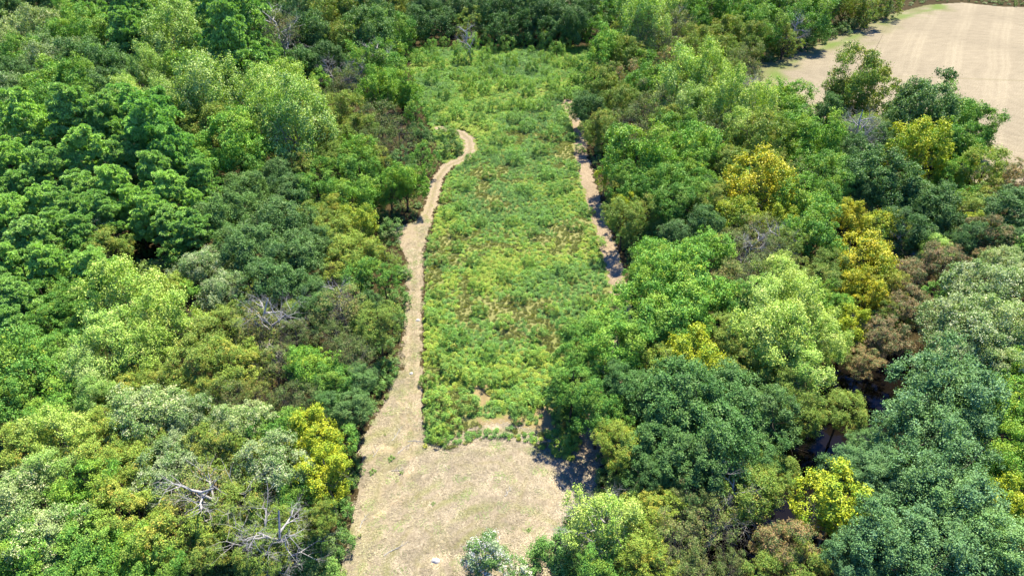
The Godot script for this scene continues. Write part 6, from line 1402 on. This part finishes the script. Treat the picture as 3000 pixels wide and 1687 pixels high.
func _ready() -> void:
	# --- camera
	var cam := Camera3D.new()
	cam.name = "camera"
	add_child(cam)
	cam.position = Vector3(0, 70, 0)
	cam.rotation_degrees = Vector3(-35, 0, 0)
	cam.fov = 45.75
	cam.near = 0.5
	cam.far = 2000.0
	cam.current = true
	# --- sky
	var sky_mat := ProceduralSkyMaterial.new()
	sky_mat.sky_top_color = Color(0.22, 0.42, 0.78)
	sky_mat.sky_horizon_color = Color(0.66, 0.78, 0.90)
	sky_mat.sky_curve = 0.14
	sky_mat.ground_bottom_color = Color(0.14, 0.18, 0.10)
	sky_mat.ground_horizon_color = Color(0.42, 0.50, 0.48)
	sky_mat.sun_angle_max = 8.0
	var env := Environment.new()
	env.background_mode = Environment.BG_SKY
	env.sky = Sky.new()
	env.sky.sky_material = sky_mat
	env.background_energy_multiplier = 0.7
	env.tonemap_mode = Environment.TONE_MAPPER_LINEAR
	env.tonemap_exposure = 3.4
	env.sdfgi_enabled = true
	env.ssao_enabled = true
	env.ssil_enabled = true
	var we := WorldEnvironment.new()
	we.name = "world_environment"
	we.environment = env
	add_child(we)
	# --- sun: high, beyond the clearing and to the right
	var sun := DirectionalLight3D.new()
	sun.name = "sun"
	add_child(sun)
	sun.rotation_degrees = Vector3(-58, 180 - 24, 0)
	sun.light_color = Color(1.0, 0.96, 0.88)
	sun.light_energy = 1.55
	sun.light_angular_distance = 0.53
	sun.shadow_enabled = true

	noise_a.seed = 11; noise_a.frequency = 0.02; noise_a.fractal_octaves = 4
	noise_b.seed = 23; noise_b.frequency = 0.05; noise_b.fractal_octaves = 3
	var tints := [Color(1, 1, 1), Color(0.88, 0.93, 0.90), Color(1.22, 1.18, 1.05), Color(1.16, 1.09, 0.82), Color(0.92, 1.03, 0.95), Color(0.74, 0.82, 0.82), Color(1.36, 1.08, 0.85)]  # the darker tints also paint shade into the oak wall and a maple side
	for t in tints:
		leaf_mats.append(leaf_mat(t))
	bark_mats = [wood_mat(srgb(0.12, 0.095, 0.072), 3), wood_mat(srgb(0.24, 0.22, 0.17), 4), wood_mat(srgb(0.50, 0.485, 0.45), 5)]

	stone_mat = wood_mat(srgb(0.58, 0.56, 0.51), 6)

	# --- ground
	var litter := noise_tex(0.035, 31, [Color(0.42, 0.38, 0.34), Color(0.72, 0.68, 0.62), Color(1, 0.95, 0.86)])
	var straw := noise_tex(0.035, 32, [Color(0.74, 0.73, 0.69), Color(0.89, 0.88, 0.86), Color(1, 1, 1)], 6)
	sheet("ground", -420, 420, -620, 80, 2.5, ground_mat(litter, srgb(0.075, 0.066, 0.036), 1.2, 5.0), ground_y, floor_tint, func(_x, _z): return true)
	sheet("meadow_ground", -40, 34, -252, -58, 0.6, ground_mat(straw, srgb(0.25, 0.25, 0.13), 1.6, 3.0), func(_x, _z): return 0.008, meadow_tint, func(x, z): return poly_has(MEADOW, x, z))
	sheet("mown_field", -32, 20, -78, -26, 0.25, ground_mat(straw, srgb(0.262, 0.226, 0.162), 0.7, 0.0), func(_x, _z): return 0.016, mown_tint, func(x, z): return poly_has(MOWN, x, z))
	sheet("mown_track", -40, 0, -240, -62, 0.22, ground_mat(straw, srgb(0.262, 0.226, 0.162), 0.7, 0.0), func(_x, _z): return 0.024, track_tint,
		func(x, z): return minf(line_dist(TRACK_LEFT, x, z), line_dist(TRACK_UPPER, x, z) + 0.5) < 1.45 + 0.8 * noise_b.get_noise_2d(x * 9.0, z * 9.0) or poly_has(TRACK_FORK, x, z))
	sheet("dirt_path", 4, 30, -215, -58, 0.22, ground_mat(straw, srgb(0.250, 0.214, 0.158), 0.7, 0.0), func(_x, _z): return 0.032, path_tint,
		func(x, z): return line_dist(PATH_RIGHT, x, z) < 1.6 + 0.9 * noise_b.get_noise_2d(x * 9.0, z * 9.0))
	sheet("hay_field", 60, 330, -345, -110, 0.8, ground_mat(straw, srgb(0.240, 0.217, 0.158), 0.7, 0.0), func(_x, _z): return 0.02, far_tint, func(x, z): return poly_has(FAR_FIELD, x, z))
	var wm := StandardMaterial3D.new()
	wm.albedo_color = srgb(0.005, 0.004, 0.003)
	wm.roughness = 0.06
	wm.metallic_specular = 0.28
	sheet("creek_water", 14, 110, -150, 10, 2.5, wm, func(_x, _z): return -1.55, func(_x, _z): return Color(1, 1, 1), func(x, z): return line_dist(CREEK, x, z) < 8.0)

	# --- tree stock
	for i in 4:
		trunks.append(make_trunk(100 + i))
	limb_sets = [make_limbs(201, 1, 7), make_limbs(202, 1, 7), make_limbs(203, 3, 6, 1.0, 0.022), make_limbs(204, 3, 6, 1.0, 0.022)]
	dead_kinds = [make_dead(301, 3, 9, 0.05), make_dead(302, 2, 8, 0.05), make_dead(303, 3, 11, -0.03), make_snag(304)]
	for row in TREES:
		var k: Array = KINDS[row[0]]
		tree(row, k[0], k[1], k[2])
	for row in DEAD:
		dead_tree(row)

	# --- saplings and bushes standing in the meadow
	for row in BUSHES:
		var k: Array = KINDS["bush"]
		tree(row, k[0], k[1], k[2])

	# --- small things lying on the open ground
	for row in STICKS:
		stick(row)
	for row in STONES:
		stone(row)
	for row in PLANTS:
		var pl := Node3D.new()
		pl.name = numbered("weed_plant")
		add_child(pl)
		pl.position = Vector3(row[0], 0.0, row[1])
		pl.scale = Vector3.ONE * row[2]
		tag(pl, row[3], "plant", "lone plants on the mown field")
		place("stem", trunks[0], bark_mats[0], pl).scale = Vector3(0.02, 0.5, 0.02)
		place("leaves", crown_of("shr", 0, 1), leaf_mats[2], pl).scale = Vector3(0.7, 0.5, 0.7)

	# --- ground cover
	rng.seed = 77
	var weeds := [make_weed(1, 0), make_weed(2, 1), make_weed(3, 2), make_weed(4, 0)]
	var lots := [[], [], [], []]
	var zz := -60.0
	while zz > -250.0:
		var xx := -40.0
		while xx < 34.0:
			var x := xx + rng.randf_range(-0.5, 0.5)
			var z := zz + rng.randf_range(-0.5, 0.5)
			if poly_has(MEADOW, x, z) and line_dist(TRACK_LEFT, x, z) > 1.75 + rng.randf() * 0.4 and line_dist(PATH_RIGHT, x, z) > 1.7 + rng.randf() * 0.5 and not bare_soil(x, z) and not poly_has(TRACK_FORK, x, z):
				var n := noise_a.get_noise_2d(x * 3.0, z * 3.0) + 0.5 * noise_b.get_noise_2d(x * 5.0, z * 5.0)
				var m := noise_a.get_noise_2d(x * 1.6 + 300.0, z * 1.6) + rng.randf_range(-0.35, 0.35)
				var far := clampf((-z - 150.0) / 60.0, 0.0, 1.0)
				var k := 0
				var col := Color(0.115, 0.235, 0.040)
				if n < -0.27 and far < 0.5:
					k = 1
					col = Color(0.25, 0.285, 0.11)
				elif m < -0.18:
					k = 2
					col = Color(0.105, 0.215, 0.055)
				elif m > 0.33:
					k = 3
					col = Color(0.22, 0.290, 0.036)
				elif m > 0.05:
					k = 2
					col = Color(0.155, 0.290, 0.036)
				if rng.randf() < 0.03:
					col = Color(0.25, 0.27, 0.04)
				var s := rng.randf_range(0.45, 0.9) * lerpf(1.0, 1.6, far) * (1.0 + 0.5 * maxf(n, -0.6))
				if n > -0.45 or rng.randf() < 0.55:
					lots[k].append([Vector3(x, 0.0, z), s, col * (rng.randf_range(0.75, 1.2) / LIN)])
			xx += 0.5
		zz -= 0.5 * (1.0 + 0.25 * clampf((-zz - 150.0) / 100.0, 0.0, 1.0))
	scatter("green_weeds", "low bright green weeds covering the strip between the two tracks", "weeds", weeds[0], lots[0])
	scatter("dry_grass", "dry tan grass patches among the weeds of the strip", "grass", weeds[1], lots[1])
	scatter("leafy_weeds", "tall leafy blue-green weed stems in the strip between the tracks", "weeds", weeds[2], lots[2])
	scatter("yellow_weeds", "yellow-green flowering weeds in drifts across the strip", "weeds", weeds[3], lots[3])
	# cut straw lying flat on the mown ground
	rng.seed = 55
	leaves_begin(60)
	for i in 46:
		var tone := rng.randf_range(0.6, 1.0)
		var r2 := sqrt(rng.randf()) * 0.8
		var t2 := rng.randf() * TAU
		leaf(Vector3(r2 * cos(t2), rng.randf_range(0.03, 0.07), r2 * sin(t2)), (Vector3.UP + rdir() * 0.25).normalized(), Vector3(rng.randf_range(-1, 1), 0, rng.randf_range(-0.5, 0.5)), rng.randf_range(0.2, 0.55), 0.02, Color(tone, tone, tone))
	var straw_bits := leaves_end()
	var lying := []
	for i in 9000:
		var x := rng.randf_range(-30, 18)
		var z := rng.randf_range(-125, -28)
		if poly_has(MOWN, x, z) or line_dist(TRACK_LEFT, x, z) < 1.3:
			var c := mown_tint(x, z) * Color(0.31, 0.268, 0.192) if rng.randf() < 0.92 else Color(0.16, 0.22, 0.07)
			lying.append([Vector3(x, 0.0, z), rng.randf_range(0.7, 1.3), c * (rng.randf_range(0.65, 1.25) / LIN)])
	scatter("cut_straw", "loose cut straw lying on the mown field and track", "straw", straw_bits, lying)
	# grassy verges along the tracks and round the mown field
	var verge := []
	for line in VERGES:
		for i in line.size() - 1:
			var a: Vector2 = line[i]
			var b: Vector2 = line[i + 1]
			var across := (b - a).orthogonal().normalized()
			for k in int(a.distance_to(b) * 14.0):
				var q := a.lerp(b, rng.randf()) + across * rng.randf_range(-6.0, 6.0)
				if poly_has(MEADOW, q.x, q.y) or poly_has(MOWN, q.x, q.y) and rng.randf() < 0.985 or poly_has(TRACK_FORK, q.x, q.y):
					continue
				if line_dist(TRACK_LEFT, q.x, q.y) < 1.3 + rng.randf() * 0.6 or line_dist(PATH_RIGHT, q.x, q.y) < 1.9 + rng.randf() * 0.6:
					continue
				var c := Color(0.11, 0.21, 0.04).lerp(Color(0.26, 0.27, 0.09), rng.randf() * 0.8)
				verge.append([Vector3(q.x, 0.0, q.y), rng.randf_range(0.4, 1.0), c * (rng.randf_range(0.8, 1.1) / LIN)])
	scatter("verge_weeds", "ragged grass and weeds along the edges of track and field", "weeds", weeds[2], verge)
	var under := [[], []]
	for i in 10000:
		var x := rng.randf_range(-230, 230)
		var z := rng.randf_range(-335, -30)
		if absf(x) > 20.0 - z * 0.78 or poly_has(MEADOW, x, z) or poly_has(MOWN, x, z) or poly_has(FAR_FIELD, x, z) or poly_has(TRACK_FORK, x, z):
			continue
		if line_dist(TRACK_LEFT, x, z) < 1.9 or line_dist(PATH_RIGHT, x, z) < 2.0 or (x > 14.0 and line_dist(CREEK, x, z) < 7.5):
			continue
		if Vector2(x + 46.0, z + 108.0).length() < 9.0 or Vector2(x + 62.0, z + 133.0).length() < 4.0:
			continue
		var c := Color(0.05, 0.115, 0.03).lerp(Color(0.11, 0.17, 0.04), rng.randf())
		under[i % 2].append([Vector3(x, ground_y(x, z), z), rng.randf_range(1.1, 2.2), c * (rng.randf_range(0.7, 1.1) / LIN)])
	scatter("undergrowth", "dark green undergrowth on the shaded woodland floor", "undergrowth", weeds[0], under[0])
	scatter("brushwood", "leafy brush filling the gaps under the woodland trees", "undergrowth", weeds[2], under[1])
	# woodland going on beyond the picture
	var lots2 := [[], []]
	for row in OUTSIDE:
		lots2[row[3]].append([Vector3(row[0], row[2] * 1.5, row[1]), row[2], Color(1, 1, 1) * rng.randf_range(0.7, 1.1)])
	scatter("outlying_woodland", "woodland of mixed green trees going on past the picture", "woodland", crown_of("map", 0, 0), lots2[0])
	scatter("outlying_oaks", "dark oak woodland going on past the picture", "woodland", crown_of("oak", 0, 0), lots2[1])
